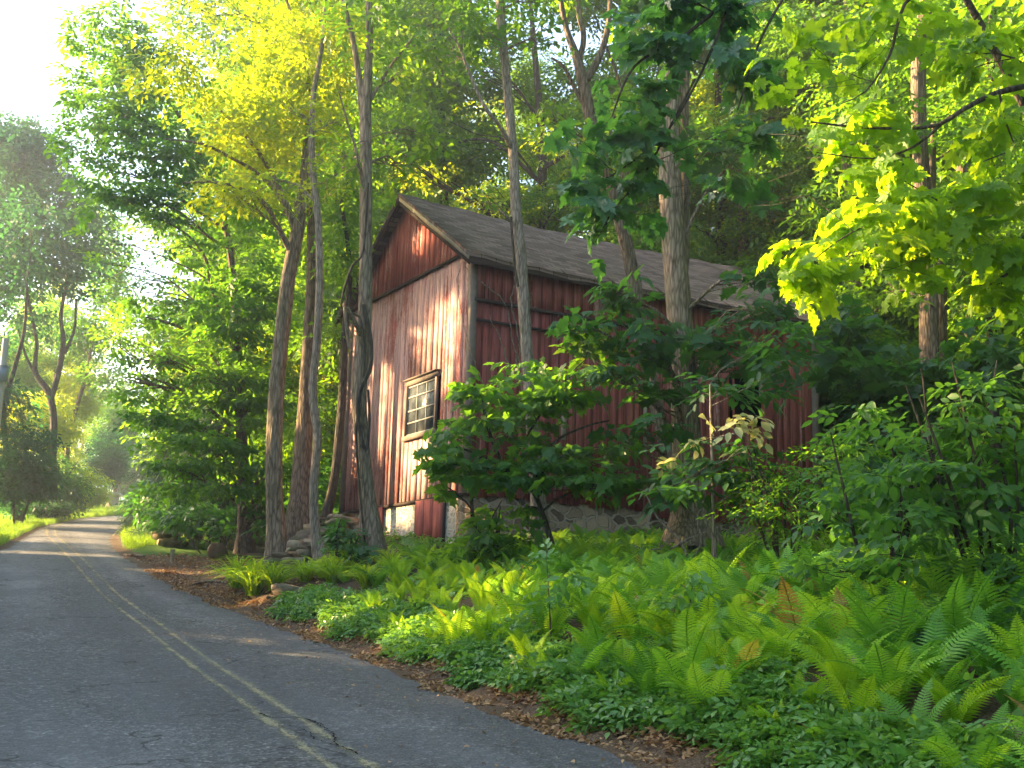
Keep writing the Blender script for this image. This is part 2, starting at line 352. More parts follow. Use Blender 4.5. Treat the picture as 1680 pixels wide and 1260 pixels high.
# ------------------------------------------------------------------ leaves
def tri_fan(outline, c):
    V = np.vstack([c, outline]); n = len(outline); return V, np.array([[0, 1 + i, 1 + (i + 1) % n] for i in range(n)])
_h = [(0, 0, 0), (-.10, .10, .02), (-.06, .25, .05), (-.16, .42, .0), (.06, .38, .06), (.17, .40, .06), (.24, .62, .0), (.36, .50, .05), (.50, .50, .02), (.48, .30, .05), (.60, .20, .04), (.70, .26, .02), (.74, .12, .03)]
_o = np.array(_h + [(1, 0, -.06)] + [(x, -y, z) for x, y, z in _h[:0:-1]])
MAPLE = tri_fan(_o, np.array([[.3, 0, -.02]]))
MAPLE_S = tri_fan(np.array([(0, 0, 0), (-.05, .28, .04), (.15, .30, .04), (.30, .55, 0), (.5, .25, .04), (1, 0, -.05), (.5, -.25, .04), (.30, -.55, 0), (.15, -.30, .04), (-.05, -.28, .04)], float), np.array([[.3, 0, -.02]]))
KITE = (np.array([(0, 0, 0), (.42, .27, .07), (1, 0, -.08), (.42, -.27, .07)], float), np.array([(0, 2, 1), (0, 3, 2)]))
OVAL = (np.array([(0, 0, 0), (.25, .22, .05), (.62, .24, .05), (1, 0, -.1), (.62, -.24, .05), (.25, -.22, .05), (.5, 0, -.01)], float), np.array([(0, 6, 1), (1, 6, 2), (2, 6, 3), (3, 6, 4), (4, 6, 5), (5, 6, 0)]))
NEEDLE = (np.array([(0, 0, 0), (.5, .11, .0), (1, 0, -.1), (.5, -.11, .0)], float), np.array([(0, 2, 1), (0, 3, 2)]))
def sprig(leaf, poses, rs):            # poses: x, y, z, yaw, pitch, size
    Vs, Fs, id_ = [], [], []; n = 0
    for k, (x, y, z, yaw, pit, s) in enumerate(poses):
        V = leaf[0] * s; cp, sp = math.cos(pit), math.sin(pit); V = np.stack([V[:, 0] * cp + V[:, 2] * sp, V[:, 1], -V[:, 0] * sp + V[:, 2] * cp], -1)
        cyw, syw = math.cos(yaw), math.sin(yaw); V = np.stack([V[:, 0] * cyw - V[:, 1] * syw, V[:, 0] * syw + V[:, 1] * cyw, V[:, 2]], -1) + (x, y, z)
        Vs.append(V); Fs.append(leaf[1] + n); id_ += [k] * len(V); n += len(V)
    return np.vstack(Vs), np.vstack(Fs), np.array(id_)
rs = random.Random(3)
def alt(leaf, k, size, spread=.9, droop=.3):
    P = []
    for i in range(k):
        t = i / (k - 1); s = (-1) ** i
        P.append((t * spread - .3, s * .05, -t * t * .12 + rs.uniform(-.06, .06), s * (1.0 - .7 * t) + rs.uniform(-.3, .3), droop * rs.uniform(-.3, 1.4), size * rs.uniform(.75, 1.15)))
    return sprig(leaf, P, rs)
S_KITE = alt(KITE, 6, .42); S_OVAL = alt(OVAL, 6, .45); S_MAPLE = alt(MAPLE, 5, .62, .9, .5); S_MAPS = alt(MAPLE_S, 5, .55, .9, .4)
S_FINE = alt(KITE, 11, .26, 1.2, .2); S_NEED = alt(NEEDLE, 14, .4, 1.3, .1)

# sun corridors: gaps cut between the leaves towards the sun, so light reaches these places
CORR = []
def lit(u, v, d, r, m=1.2): CORR.append((PX(u, v, d), r, m))
def keep_mask(P):
    k = np.ones(len(P), bool)
    for t, r, m in CORR:
        w_ = P - t; al = w_ @ SUN; pe = np.linalg.norm(w_ - al[:, None] * SUN, axis=1)
        k &= ~((al > m) & (pe < r * RNG.uniform(.75, 1.15, len(P))))
    return k
def leaves_at(P, D, tmpl, size, tilt=.35, seedr=None, jr=.6):
    """P: positions, D: preferred horizontal directions; returns V, F, rnd"""
    n = len(P); V0, F0, id0 = tmpl
    D = D + RNG.normal(0, jr, (n, 3)) * [1, 1, .35]; D /= np.linalg.norm(D, axis=1)[:, None] + 1e-9
    Nn = np.array([0, 0, 1.]) + RNG.normal(0, tilt, (n, 3)); Yd = np.cross(Nn, D); Yd /= np.linalg.norm(Yd, axis=1)[:, None] + 1e-9
    Zd = np.cross(D, Yd); s = size * RNG.uniform(.7, 1.25, n)
    M = np.stack([D, Yd, Zd], 1) * s[:, None, None]
    W = np.repeat(V0[None], n, 0); W[..., 2] -= RNG.normal(.12, .2, n)[:, None] * W[..., 0] ** 2 + RNG.normal(.1, .35, n)[:, None] * W[..., 1] ** 2
    V = np.einsum('nvk,nkj->nvj', W, M) + P[:, None]
    F = F0[None] + (np.arange(n) * len(V0))[:, None, None]
    pr = RNG.uniform(0, 1, n) if seedr is None else seedr
    lr = RNG.uniform(-.22, .22, (n, id0.max() + 1))
    rnd = np.clip(pr[:, None] * .75 + .12 + lr[:, id0], 0, 1)
    return V.reshape(-1, 3), F.reshape(-1, 3), rnd.ravel()
def clump_points(c, r, n, layer=0.0, gap=.35, seed=0):
    c = np.array(c, float); r = np.array(r, float)
    m = int(n * 2.2) + 10
    d = RNG.normal(0, 1, (m, 3)); d /= np.linalg.norm(d, axis=1)[:, None]
    q = RNG.uniform(0, 1, m) ** (1 / 2.4)
    wob = 1 + .22 * nz(d * 2.2, 1.0, seed + c[0])
    L = d * (q * wob)[:, None]; P = c + L * r
    g = nz(P, 1.9 / max(.25, min(r.mean(), 2.5)) + .8, seed + 3)
    k = g > -1 + 2 * gap * RNG.uniform(.5, 1.1, m) - .15; P = P[k][:n]; L = L[k][:n]
    if layer > 0:
        z = P[:, 2] + .25 * layer * nz(P * [.6, .6, 0], 1.0, 2); P[:, 2] = np.round(z / layer) * layer + RNG.normal(0, .1 * layer, len(P)) - .10 * np.hypot(L[:, 0], L[:, 1]) * r[0]
    D = L * [1, 1, .1] + [0, 0, -.12]
    return P, D
def grow(root_pts, clumps, rad, tmpl, size, layer, tilt, cull=True, twigs=6, start=None, nobranch=False):
    """limbs from the trunk polyline (x,y,z,r) to each clump and leaves round the clump"""
    BV, BF, bn = [], [], 0
    LP, LD = [], []
    T = np.asarray(root_pts)
    for ci, cl in enumerate(clumps):
        c, r, n = np.array(cl[0]), np.array(cl[1]), cl[2]
        P, D = clump_points(c, r, n, layer, cl[3] if len(cl) > 3 else .35, ci)
        LP.append(P); LD.append(D)
        if nobranch: continue
        dz = T[:, 2] - (c[2] - .45 * np.hypot(*(T[:, :2] - c[:2]).T)); k = np.argmin(np.abs(dz) + .15 * np.linalg.norm(T[:, :3] - c, axis=1))
        a = T[k, :3]; L = np.linalg.norm(c - a); r0 = min(T[k, 3] * .55, .012 + L * .017)
        if L < .2: continue
        mid = (a + c) / 2 + np.array([0, 0, .1 * L]) + RNG.normal(0, .05 * L, 3)
        pts = catmull([a, a * .65 + mid * .35 + RNG.normal(0, .02 * L, 3), mid, mid * .4 + c * .6 + RNG.normal(0, .03 * L, 3), c], max(.15, L / 14)); rr = np.linspace(r0, r0 * .3, len(pts))
        V, Fq = tube(pts, rr, 7, .05); BV.append(V); BF.append(Fq + bn); bn += len(V)
        for t in range(twigs if len(P) else 0):
            e = P[RNG.integers(len(P))]; s = pts[int(len(pts) * RNG.uniform(.35, .98)) - 1]
            m_ = (e + s) / 2 + RNG.normal(0, .06, 3) * np.linalg.norm(e - s); pp = catmull([s, m_, e], max(.12, np.linalg.norm(e - s) / 6))
            V, Fq = tube(pp, np.linspace(r0 * .42, r0 * .08 + .002, len(pp)), 5); BV.append(V); BF.append(Fq + bn); bn += len(V)
    P = np.concatenate(LP); D = np.concatenate(LD)
    if cull: k = keep_mask(P); P, D = P[k], D[k]
    patch = .5 + .5 * nz(P, .9, 5); sr = np.clip(patch * .6 + RNG.uniform(0, .4, len(P)), 0, 1)
    V, Fl, rn = leaves_at(P, D, tmpl, size, tilt, sr)
    return (np.concatenate(BV) if BV else None, np.concatenate(BF) if BF else None), (V, Fl, rn)
def trunk_pts(px, d, base=None):
    """px: (u, v, width_px[, d])"""
    T = []
    for p in px:
        dd = p[3] if len(p) > 3 else d
        X_ = PX(p[0], p[1], dd); T.append((*X_, p[2] * .45 * dd / FPX))
    return np.array(T)
def tree(name, label, cat, stems, clumps, leafmat, tmpl, size, bark, layer=0, tilt=.4, group=None, n=18, twigs=6, cull=True, wob=.07, extra=None, base=None, crown='crown', sink=.25, nobranch=False):
    """stems: list of (x,y,z,r) arrays; the first is the trunk"""
    S0 = stems[0]
    b = S0[0, :3].copy() if base is None else np.array(base, float)
    root = empty(name, tuple(b), label, cat, group)
    V, Fq, k = [], [], 0
    allp = []
    for si, S in enumerate(stems):
        S = S.copy()
        if si == 0 and base is None:
            f = S[0].copy(); f[2] -= sink; f[3] *= 1.3; S[0, 3] *= 1.12; S = np.vstack([f, S])
        P = catmull(S, .16 if S[:, 3].max() > .06 else .1); P[:, 3] = np.maximum(P[:, 3], .003)
        if si == 0 and base is None:
            hgt = P[:, 2] - b[2]; P[:, 3] *= 1 + .38 * np.exp(-np.maximum(hgt, 0) / .3)
        v, f_ = tube(P[:, :3], P[:, 3], n if si == 0 else max(7, n - 6), wob); V.append(v); Fq.append(f_ + k); k += len(v); allp.append(P)
    if clumps:
        (BV, BF), (LV_, LF_, rn) = grow(np.concatenate(allp), clumps, .05, tmpl, size, layer, tilt, cull, twigs, nobranch=nobranch)
        if BV is not None: V.append(BV); Fq.append(BF + k)
        mk(crown, LV_, LF_, leafmat, root, rnd=rn)
    mk('trunk', np.concatenate(V), np.concatenate(Fq), bark, root, smooth=True)
    return root
def pc(u, v, d, du, dv, dd, n, gap=.35):   # clump from the photo: centre pixel, distance, half sizes (pixels, pixels, metres)
    return (PX(u, v, d), (du * d / FPX, dd, dv * d / FPX), n, gap)

# ------------------------------------------------------------------ barn
BX = np.array([-.79584, 22.0, 3.9108]); TH = 0.527344; BW, BL, BH, BP = 5.797, 8.722, 4.60, 1.875
sdir = np.array([math.cos(TH), math.sin(TH), 0]); gdir = np.array([-math.sin(TH), math.cos(TH), 0])
def on_gable(u, v):
    r = ray(u, v); t = ((BX - EYE) @ sdir) / (r @ sdir); p = EYE + r * t - BX; return p @ gdir, p[2], EYE + r * t
def on_side(u, v):
    r = ray(u, v); t = ((BX - EYE) @ gdir) / (r @ gdir); p = EYE + r * t - BX; return p @ sdir, p[2], EYE + r * t
def siding_material():
    m, n, o = newmat('weathered_red_boards'); tc = N(n, 'ShaderNodeTexCoord'); P = tc.outputs['Object']
    at = N(n, 'ShaderNodeAttribute', attribute_name='rnd'); we = N(n, 'ShaderNodeAttribute', attribute_name='wear')
    sh = N(n, 'ShaderNodeCombineXYZ'); n.links.new(math_(n, 'MULTIPLY', at.outputs['Fac'], 37.0), sh.inputs[2]); n.links.new(math_(n, 'MULTIPLY', at.outputs['Fac'], 91.0), sh.inputs[0])
    ad = N(n, 'ShaderNodeVectorMath', operation='ADD'); n.links.new(P, ad.inputs[0]); n.links.new(sh.outputs[0], ad.inputs[1]); Q = ad.outputs[0]
    g = noise(n, mapping(n, Q, (26, 26, .9)), 1.6, 6, .75); g2 = noise(n, mapping(n, Q, (9, 9, .55)), 1.2, 5, .65); big = noise(n, P, .75, 4, .6); fl = noise(n, mapping(n, P, (14, 14, 5)), 2.2, 5, .8)
    red = ramp(n, g2, [(.25, (.15, .035, .033)), (.5, (.30, .08, .07)), (.75, (.47, .19, .17))])
    grey = ramp(n, g, [(.25, (.22, .13, .135)), (.5, (.50, .31, .31)), (.75, (.72, .54, .53))])
    f = math_(n, 'ADD', math_(n, 'MULTIPLY', g, .45), math_(n, 'MULTIPLY', g2, .45))
    f = math_(n, 'ADD', f, math_(n, 'MULTIPLY', math_(n, 'SUBTRACT', big, .5), .7)); f = math_(n, 'ADD', f, math_(n, 'MULTIPLY', math_(n, 'SUBTRACT', at.outputs['Fac'], .5), .10))
    f = math_(n, 'ADD', f, math_(n, 'MULTIPLY', math_(n, 'SUBTRACT', we.outputs['Fac'], .5), .62)); f = math_(n, 'ADD', f, math_(n, 'MULTIPLY', math_(n, 'SUBTRACT', fl, .5), .6))
    col = mixc(n, ramp(n, f, [(.46, (0, 0, 0)), (.58, (.9, .9, .9))]), red, grey)
    dk = ramp(n, g, [(.36, (.10, .08, .08)), (.45, (1, 1, 1))]); col = mixc(n, .9, col, dk, 'MULTIPLY')
    pbsdf(n, o, col, .85, math_(n, 'ADD', g, fl), .6, .008, .2); return m
M_SIDE = siding_material()
def stone_material(name, c0, c1, mort, sc, mfac=.11):
    m, n, o = newmat(name); tc = N(n, 'ShaderNodeTexCoord'); P = tc.outputs['Object']
    nn = N(n, 'ShaderNodeTexNoise'); nn.inputs['Scale'].default_value = 3; n.links.new(P, nn.inputs['Vector'])
    ad = N(n, 'ShaderNodeVectorMath', operation='MULTIPLY_ADD'); n.links.new(nn.outputs['Color'], ad.inputs[0]); ad.inputs[1].default_value = (.25, .25, .25); n.links.new(P, ad.inputs[2])
    Q = mapping(n, ad.outputs[0], (1, 1, 1.7))
    v = N(n, 'ShaderNodeTexVoronoi'); v.inputs['Scale'].default_value = sc; n.links.new(Q, v.inputs[0])
    e = N(n, 'ShaderNodeTexVoronoi', feature='DISTANCE_TO_EDGE'); e.inputs['Scale'].default_value = sc; n.links.new(Q, e.inputs[0])
    s_ = N(n, 'ShaderNodeSeparateColor'); n.links.new(v.outputs['Color'], s_.inputs[0])
    a = noise(n, P, 16, 6, .7)
    col = ramp(n, math_(n, 'ADD', math_(n, 'MULTIPLY', s_.outputs[0], .6), math_(n, 'MULTIPLY', a, .4)), [(.2, c0), (.8, c1)])
    mk_ = ramp(n, math_(n, 'ADD', e.outputs[0], math_(n, 'MULTIPLY', math_(n, 'SUBTRACT', a, .5), .12)), [(mfac * .5, (0, 0, 0)), (mfac, (1, 1, 1))])
    col = mixc(n, mk_, mort, col)
    pbsdf(n, o, col, .95, math_(n, 'ADD', math_(n, 'MULTIPLY', mk_, 1.0), math_(n, 'MULTIPLY', a, .5)), .9, .05, .1); return m
M_STONE = stone_material('fieldstone_masonry', (.07, .05, .035), (.36, .27, .18), (.33, .27, .20), 3.4)
M_RENDER = stone_material('limed_rubble', (.34, .28, .22), (.60, .52, .43), (.64, .57, .48), 6.5, .2)
def roof_material():
    m, n, o = newmat('asphalt_shingles'); tc = N(n, 'ShaderNodeTexCoord'); P = tc.outputs['UV']
    b = N(n, 'ShaderNodeTexBrick'); b.inputs['Scale'].default_value = 1; b.inputs['Brick Width'].default_value = .32; b.inputs['Row Height'].default_value = .14; b.inputs['Mortar Size'].default_value = .012; b.offset = .5
    b.inputs['Color1'].default_value = (.075, .046, .042, 1); b.inputs['Color2'].default_value = (.32, .225, .20, 1); b.inputs['Mortar'].default_value = (.05, .04, .04, 1); n.links.new(P, b.inputs[0])
    a = noise(n, P, 60, 3, .8); c = noise(n, mapping(n, P, (.5, 1.4, 1)), 2.0, 5, .65)
    col = mixc(n, .35, b.outputs[0], ramp(n, a, [(.3, (.075, .052, .042)), (.75, (.28, .20, .175))]))
    col = mixc(n, ramp(n, c, [(.5, (0, 0, 0)), (.75, (.5, .5, .5))]), col, (.24, .175, .15))
    pbsdf(n, o, col, .95, math_(n, 'ADD', b.outputs['Fac'], a), -.4, .01, .15); return m
M_ROOF = roof_material()
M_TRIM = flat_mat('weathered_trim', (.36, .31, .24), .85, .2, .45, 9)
M_TRIMD = flat_mat('shade_dark_weathered_wood', (.055, .038, .032), .9, .2, .4, 12)  # weathered wood, darkened to put the eave shadow into the colour
M_POST = flat_mat('grey_weathered_board', (.19, .15, .13), .9, .2, .45, 10)
M_DARKIN = flat_mat('dark_interior', (.012, .010, .009), 1, 0)  # near black: interior shade put into the lining, and road crack colour
M_REDD = None
barn = empty('barn', tuple(BX), 'old red wooden barn with faded boards and brown shingle roof above a fieldstone base', 'barn', None, TH)
def board(mb, wears, axis, a0, a1, z0, z1a, z1b, off, th, wear, r):
    """axis 'g': boards on the gable (local y from a0..a1, outward = -x); axis 's': boards on the side wall (local x, outward = -y)"""
    V = []
    for o_ in (-off, -off + th):
        for a, zt in ((a0, z1a), (a1, z1b)):
            for z in (z0, zt): V.append((o_, a, z) if axis == 'g' else (a, o_, z))
    mb.add(V, [(0, 1, 3, 2), (4, 6, 7, 5), (0, 4, 5, 1), (2, 3, 7, 6), (0, 2, 6, 4), (1, 5, 7, 3)], r); wears += [wear] * 8
def roofz(y): t = y / BW; return BH + BP * (1 - abs(2 * t - 1))
def gable_boards():
    mb = MB(); wv = []; y = 0.0
    wy0, wz0, _ = on_gable(719, 704); wy1, wz1, _ = on_gable(671, 634)
    while y < BW - .02:
        wd = RNG.uniform(.14, .30); y1 = min(y + wd, BW); a, b = y + .003, y1 - .003
        r = RNG.uniform(); top = BH - .02
        zb = -.02 * RNG.uniform() - .02
        if b > wy0 and a < wy1:
            board(mb, wv, 'g', a, b, zb, wz0, wz0, .03 + RNG.uniform(0, .006), .024, .72, r); board(mb, wv, 'g', a, b, wz1, top, top, .03 + RNG.uniform(0, .006), .024, .71, r)
        else:
            board(mb, wv, 'g', a, b, zb, top, top, .03 + RNG.uniform(0, .004), .024, .70 + .1 * (RNG.uniform() - .5), r)
        board(mb, wv, 'g', a, b, BH - .02 + RNG.uniform(-.004, 0), roofz(a) - .03, roofz(b) - .03, .05 + RNG.uniform(0, .007), .024, .44, RNG.uniform()) if True else 0
        if a < BW / 2 < b:   # fill the very peak
            board(mb, wv, 'g', BW / 2 - .05, BW / 2 + .05, roofz(a) - .2, roofz(BW / 2 - .05) - .03, roofz(BW / 2 + .05) - .03, .044, .02, .34, .5)
        y = y1
    return mb, wv, (wy0, wy1, wz0, wz1)
gm, gw, (wy0, wy1, wz0, wz1) = gable_boards()
o = mk('gable_siding', np.concatenate(gm.V), gm.F, M_SIDE, barn, rnd=np.concatenate(gm.r), loc=(0, 0, 0), attrs={'wear': gw})
sm = MB(); sw = []; x = 0.0
gz1 = on_side(900, 513)[1]; dx0, dz0, _ = on_side(1205, 668); dx1, dz1, _ = on_side(1240, 622); 
while x < BL - .02:
    wd = RNG.uniform(.18, .26); x1 = min(x + wd, BL); a, b = x + .004, x1 - .004; r = RNG.uniform()
    wr = .16 if RNG.uniform() < .8 else .42
    zb = -.05 - RNG.uniform(0, .06) - (.12 if x > 4.2 else 0)
    up = RNG.uniform() < .15
    if b > dx0 and a < dx1:
        board(sm, sw, 's', a, b, zb, dz0 - .35, dz0 - .35, .03 + RNG.uniform(0, .003), .024, wr, r); board(sm, sw, 's', a, b, dz1, gz1, gz1, .03 + RNG.uniform(0, .003), .024, wr, r)
    else:
        board(sm, sw, 's', a, b, zb, gz1, gz1, .03 + RNG.uniform(0, .003), .024, wr, r)
    board(sm, sw, 's', a, b, gz1 + RNG.uniform(-.03, .03), BH - .19, BH - .19, .055 + RNG.uniform(0, .01), .024, .5 if up else .2, RNG.uniform())
    x = x1
# battens
x = .12
while x < BL:
    x += RNG.uniform(.5, 1.1)
    if x > BL - .1: break
    wr = RNG.choice([.15, .25, .5]); board(sm, sw, 's', x, x + .045, .0, gz1 - .03, gz1 - .03, .062, .026, wr, RNG.uniform())
mk('side_siding', np.concatenate(sm.V), sm.F, M_SIDE, barn, rnd=np.concatenate(sm.r), loc=(0, 0, 0), attrs={'wear': sw})
# back walls and black lining that puts the interior shade into colour
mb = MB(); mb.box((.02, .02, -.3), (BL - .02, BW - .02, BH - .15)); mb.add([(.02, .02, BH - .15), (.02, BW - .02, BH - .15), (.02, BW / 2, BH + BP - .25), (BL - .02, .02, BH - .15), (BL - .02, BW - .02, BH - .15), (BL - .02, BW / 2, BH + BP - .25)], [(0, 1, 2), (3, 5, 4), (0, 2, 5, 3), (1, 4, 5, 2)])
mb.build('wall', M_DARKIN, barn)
mb = MB(); mb.box((BL, 0, -.05), (BL + .03, BW, BH)); mb.box((0, BW, -.05), (BL, BW + .03, BH)); mb.add([(BL, 0, BH), (BL, BW, BH), (BL, BW / 2, BH + BP), (BL + .03, 0, BH), (BL + .03, BW, BH), (BL + .03, BW / 2, BH + BP)], [(0, 2, 1), (3, 4, 5), (0, 3, 5, 2), (1, 2, 5, 4)])
mk('back_siding', np.concatenate(mb.V), mb.F, M_SIDE, barn, rnd=np.concatenate(mb.r), loc=(0, 0, 0), attrs={'wear': np.full(mb.n, .3)})
# trim: girts, corner posts
mb = MB(); mb.box((-.10, -.08, BH - .05), (-.058, BW, BH + .0), .3); o = mb.build('girt', M_TRIMD, barn)
mb = MB(); mb.box((0, -.105, gz1 - .04), (BL, -.07, gz1 + .02), .3); mb.box((0.05, -.10, gz1 - .42), (2.0, -.065, gz1 - .37), .3); mb.build('girt', M_TRIMD, barn)
mb = MB(); mb.box((-.072, -.10, -.05), (.05, .05, BH - .2), .3, .006); mb.build('corner_post', M_POST, barn)
mb = MB(); mb.box((-.075, BW - .13, -.05), (.03, BW + .05, BH - .08), .3, .006); mb.build('corner_post', M_POST, barn)
mb = MB(); mb.box((BL - .10, -.10, -.1), (BL + .06, .05, BH - .04), .3, .006); mb.build('corner_post', M_POST, barn)
# white worn vertical boards and door edges on the long wall
for (u, v0, v1, wd) in ((1052, 650, 745, .06), (915, 676, 722, .12), (1242, 590, 660, .07), ):
    x0, z0, _ = on_side(u, v1); _, z1, _ = on_side(u, v0); mb = MB(); mb.box((x0, -.115, z0), (x0 + wd, -.064, z1), .5, .004); mb.build('batten', M_TRIM, barn)
# big sliding door with frame on the long wall
ux0, _, _ = on_side(912, 700); ux1, _, _ = on_side(1045, 700); zt = on_side(940, 545)[1]
mb = MB(); wv = []; x = ux0
while x < ux1:
    board(mb, wv, 's', x + .003, min(x + .2, ux1) - .003, .03, zt, zt, .105, .03, .22, RNG.uniform()); x += .2
mk('door', np.concatenate(mb.V), mb.F, M_SIDE, barn, rnd=np.concatenate(mb.r), loc=(0, 0, 0), attrs={'wear': wv})
# roof: two shingled slopes with thickness and a slight sag
def slope(side):
    nu, nv = 24, 6; V = []; UVs = []; ov = .30; eo = .32 if side > 0 else .45
    for k in (0, 1):
        for i in range(nu + 1):
            x = -ov + (BL + 2 * ov) * i / nu; sag = -.10 * math.sin(math.pi * min(max(i / nu, 0), 1)) + .02 * math.sin(i * 1.9)
            for j in range(nv + 1):
                t = j / nv; slope_ = BP / (BW / 2); run = (BW / 2 + eo) * t
                y = BW / 2 - run * side; z = BH + BP + .07 - run * slope_ + sag - (.07 if k else 0) - (.035 if t > .99 else 0)
                V.append((x, y, z)); UVs.append((x, run * math.hypot(1, slope_)))
    F = []; m_ = (nu + 1) * (nv + 1)
    for i in range(nu):
        for j in range(nv):
            a = i * (nv + 1) + j; q_ = [a, a + 1, a + nv + 2, a + nv + 1]; F.append(q_ if side > 0 else q_[::-1]); F.append([m_ + k for k in (q_[::-1] if side > 0 else q_)])
    for i in range(nu): a = i * (nv + 1) + nv; b = a + nv + 1; F.append([a, b, b + m_, a + m_])
    for j in range(nv):
        for i in (0, nu): a = i * (nv + 1) + j; F.append([a, a + 1, a + 1 + m_, a + m_])
    return V, F, UVs
roof = None
for s in (1, -1):
    V, F, U = slope(s)
    r_ = mk('roof_slope', V, F, M_ROOF, barn, uv=U, loc=(0, 0, 0))
def rake(side, x, name, mat, w_=.09, th=.03, dz=0):
    mb = MB(); eo = .32 if side > 0 else .45; sl_ = BP / (BW / 2); a = (BW / 2, BH + BP - .005 + dz); b = (BW / 2 - side * (BW / 2 + eo), BH + BP - .005 + dz - (BW / 2 + eo) * sl_)
    V = [(x, a[0], a[1]), (x, b[0], b[1]), (x, b[0], b[1] - w_), (x, a[0], a[1] - w_), (x + th, a[0], a[1]), (x + th, b[0], b[1]), (x + th, b[0], b[1] - w_), (x + th, a[0], a[1] - w_)]
    mb.add(V, [(0, 1, 2, 3), (4, 7, 6, 5), (0, 4, 5, 1), (2, 6, 7, 3), (1, 5, 6, 2), (0, 3, 7, 4)]); mb.build(name, mat, barn)
rake(1, -.29, 'rake_board', M_TRIM); rake(-1, -.29, 'rake_board', M_TRIMD); rake(1, -.255, 'rake_fascia', M_TRIMD, .07, .02, -.13)
rake(1, BL + .25, 'rake_board', M_TRIM); rake(-1, BL + .25, 'rake_board', M_TRIM)
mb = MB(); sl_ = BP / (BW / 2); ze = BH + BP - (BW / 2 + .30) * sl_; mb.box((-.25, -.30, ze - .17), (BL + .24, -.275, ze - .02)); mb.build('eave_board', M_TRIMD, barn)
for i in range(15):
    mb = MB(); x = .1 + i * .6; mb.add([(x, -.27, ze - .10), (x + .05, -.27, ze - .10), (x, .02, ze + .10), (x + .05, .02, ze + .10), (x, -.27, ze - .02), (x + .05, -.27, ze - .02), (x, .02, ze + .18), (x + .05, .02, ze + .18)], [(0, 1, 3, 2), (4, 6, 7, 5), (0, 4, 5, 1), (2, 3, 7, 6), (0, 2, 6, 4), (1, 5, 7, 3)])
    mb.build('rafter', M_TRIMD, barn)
# foundation
mb = MB(); mb.box((.0, -.0, -2.2), (BL, .35, -.02)); mb.box((BL - .35, .35, -2.2), (BL, BW, -.02)); mb.box((.35, BW - .35, -2.2), (BL - .35, BW, -.02)); mb.build('foundation', M_STONE, barn)
mb = MB(); mb.box((0, .35, -2.2), (.35, BW, -.02)); mb.build('gable_foundation', M_RENDER, barn)
mb = MB(); mb.box((-.045, -.05, -.09), (0.0, BW + .02, -.03)); mb.build('sill_beam', M_TRIMD, barn)
# low doors in the stone base
dm = flat_mat('dull_red_paint', (.24, .055, .045), .75, .3, .35, 14)
ya = on_gable(731, 840)[0]; yb = on_gable(687, 840)[0]; mb = MB()
k = 3
for i in range(k): mb.box((-.075 + .003 * (i % 2), ya + (yb - ya) * i / k + .004, -1.02), (-.045, ya + (yb - ya) * (i + 1) / k - .004, -.06), RNG.uniform())
d_ = mk('low_door', np.concatenate(mb.V), mb.F, M_SIDE, barn, rnd=np.concatenate(mb.r), loc=(0, 0, 0), attrs={'wear': np.full(mb.n, .22)})
mb = MB(); mb.box((-.07, ya - .05, -1.05), (-.02, ya - .005, -.05)); mb.build('door_jamb', M_TRIMD, barn)
mb = MB(); mb.box((-.07, yb + .005, -1.05), (-.02, yb + .03, -.05)); mb.build('door_jamb', M_TRIMD, barn)
ya = on_gable(631, 850)[0]; yb = on_gable(612, 850)[0]; mb = MB(); mb.box((-.075, ya, -1.05), (-.045, yb + .25, -.06), .4)
mk('low_shutter', np.concatenate(mb.V), mb.F, M_SIDE, barn, rnd=np.concatenate(mb.r), loc=(0, 0, 0), attrs={'wear': np.full(mb.n, .2)})
# window in the gable
mb = MB(); cs = .07
mb.box((-.075, wy0, wz0), (-.03, wy0 + cs, wz1)); mb.box((-.075, wy1 - cs, wz0), (-.03, wy1, wz1)); mb.box((-.08, wy0 - .04, wz1 - .02), (-.03, wy1 + .04, wz1 + .09)); mb.box((-.12, wy0 - .06, wz1 + .09), (-.03, wy1 + .06, wz1 + .115)); mb.box((-.10, wy0 - .04, wz0 - .09), (-.02, wy1 + .04, wz0 - .0))
win = mb.build('window', M_POST, barn)
mb = MB(); a, b = wy0 + cs, wy1 - cs
for y in np.linspace(a, b, 4): mb.box((-.045, y - .012, wz0), (-.022, y + .012, wz1 - .02))
for z in (wz0 + .02, (wz0 + wz1) * .5 - .02, (wz0 * .25 + wz1 * .75), (wz0 * .75 + wz1 * .25), wz1 - .05): mb.box((-.0465, a, z - .014), (-.0205, b, z + .014))
mb.build('sash', flat_mat('grey_sash_paint', (.24, .24, .235), .7), win)
gm_, n_, o_ = newmat('old_glass'); tcx = N(n_, 'ShaderNodeTexCoord')
pbsdf(n_, o_, ramp(n_, noise(n_, tcx.outputs['Object'], 3.5, 3), [(.35, (.035, .045, .055)), (.65, (.10, .115, .13))]), .18, noise(n_, tcx.outputs['Object'], 5, 2), .2, .03, .6)
mb = MB(); mb.box((-.033, a, wz0), (-.026, b, wz1 - .02)); mb.build('pane', gm_, win)
# side opening: dark hatch
mb = MB(); mb.box((dx0 - .02, -.062, dz0 - .37), (dx1 + .02, -.05, dz0 - .34)); mb.build('hatch_sill', M_TRIMD, barn)

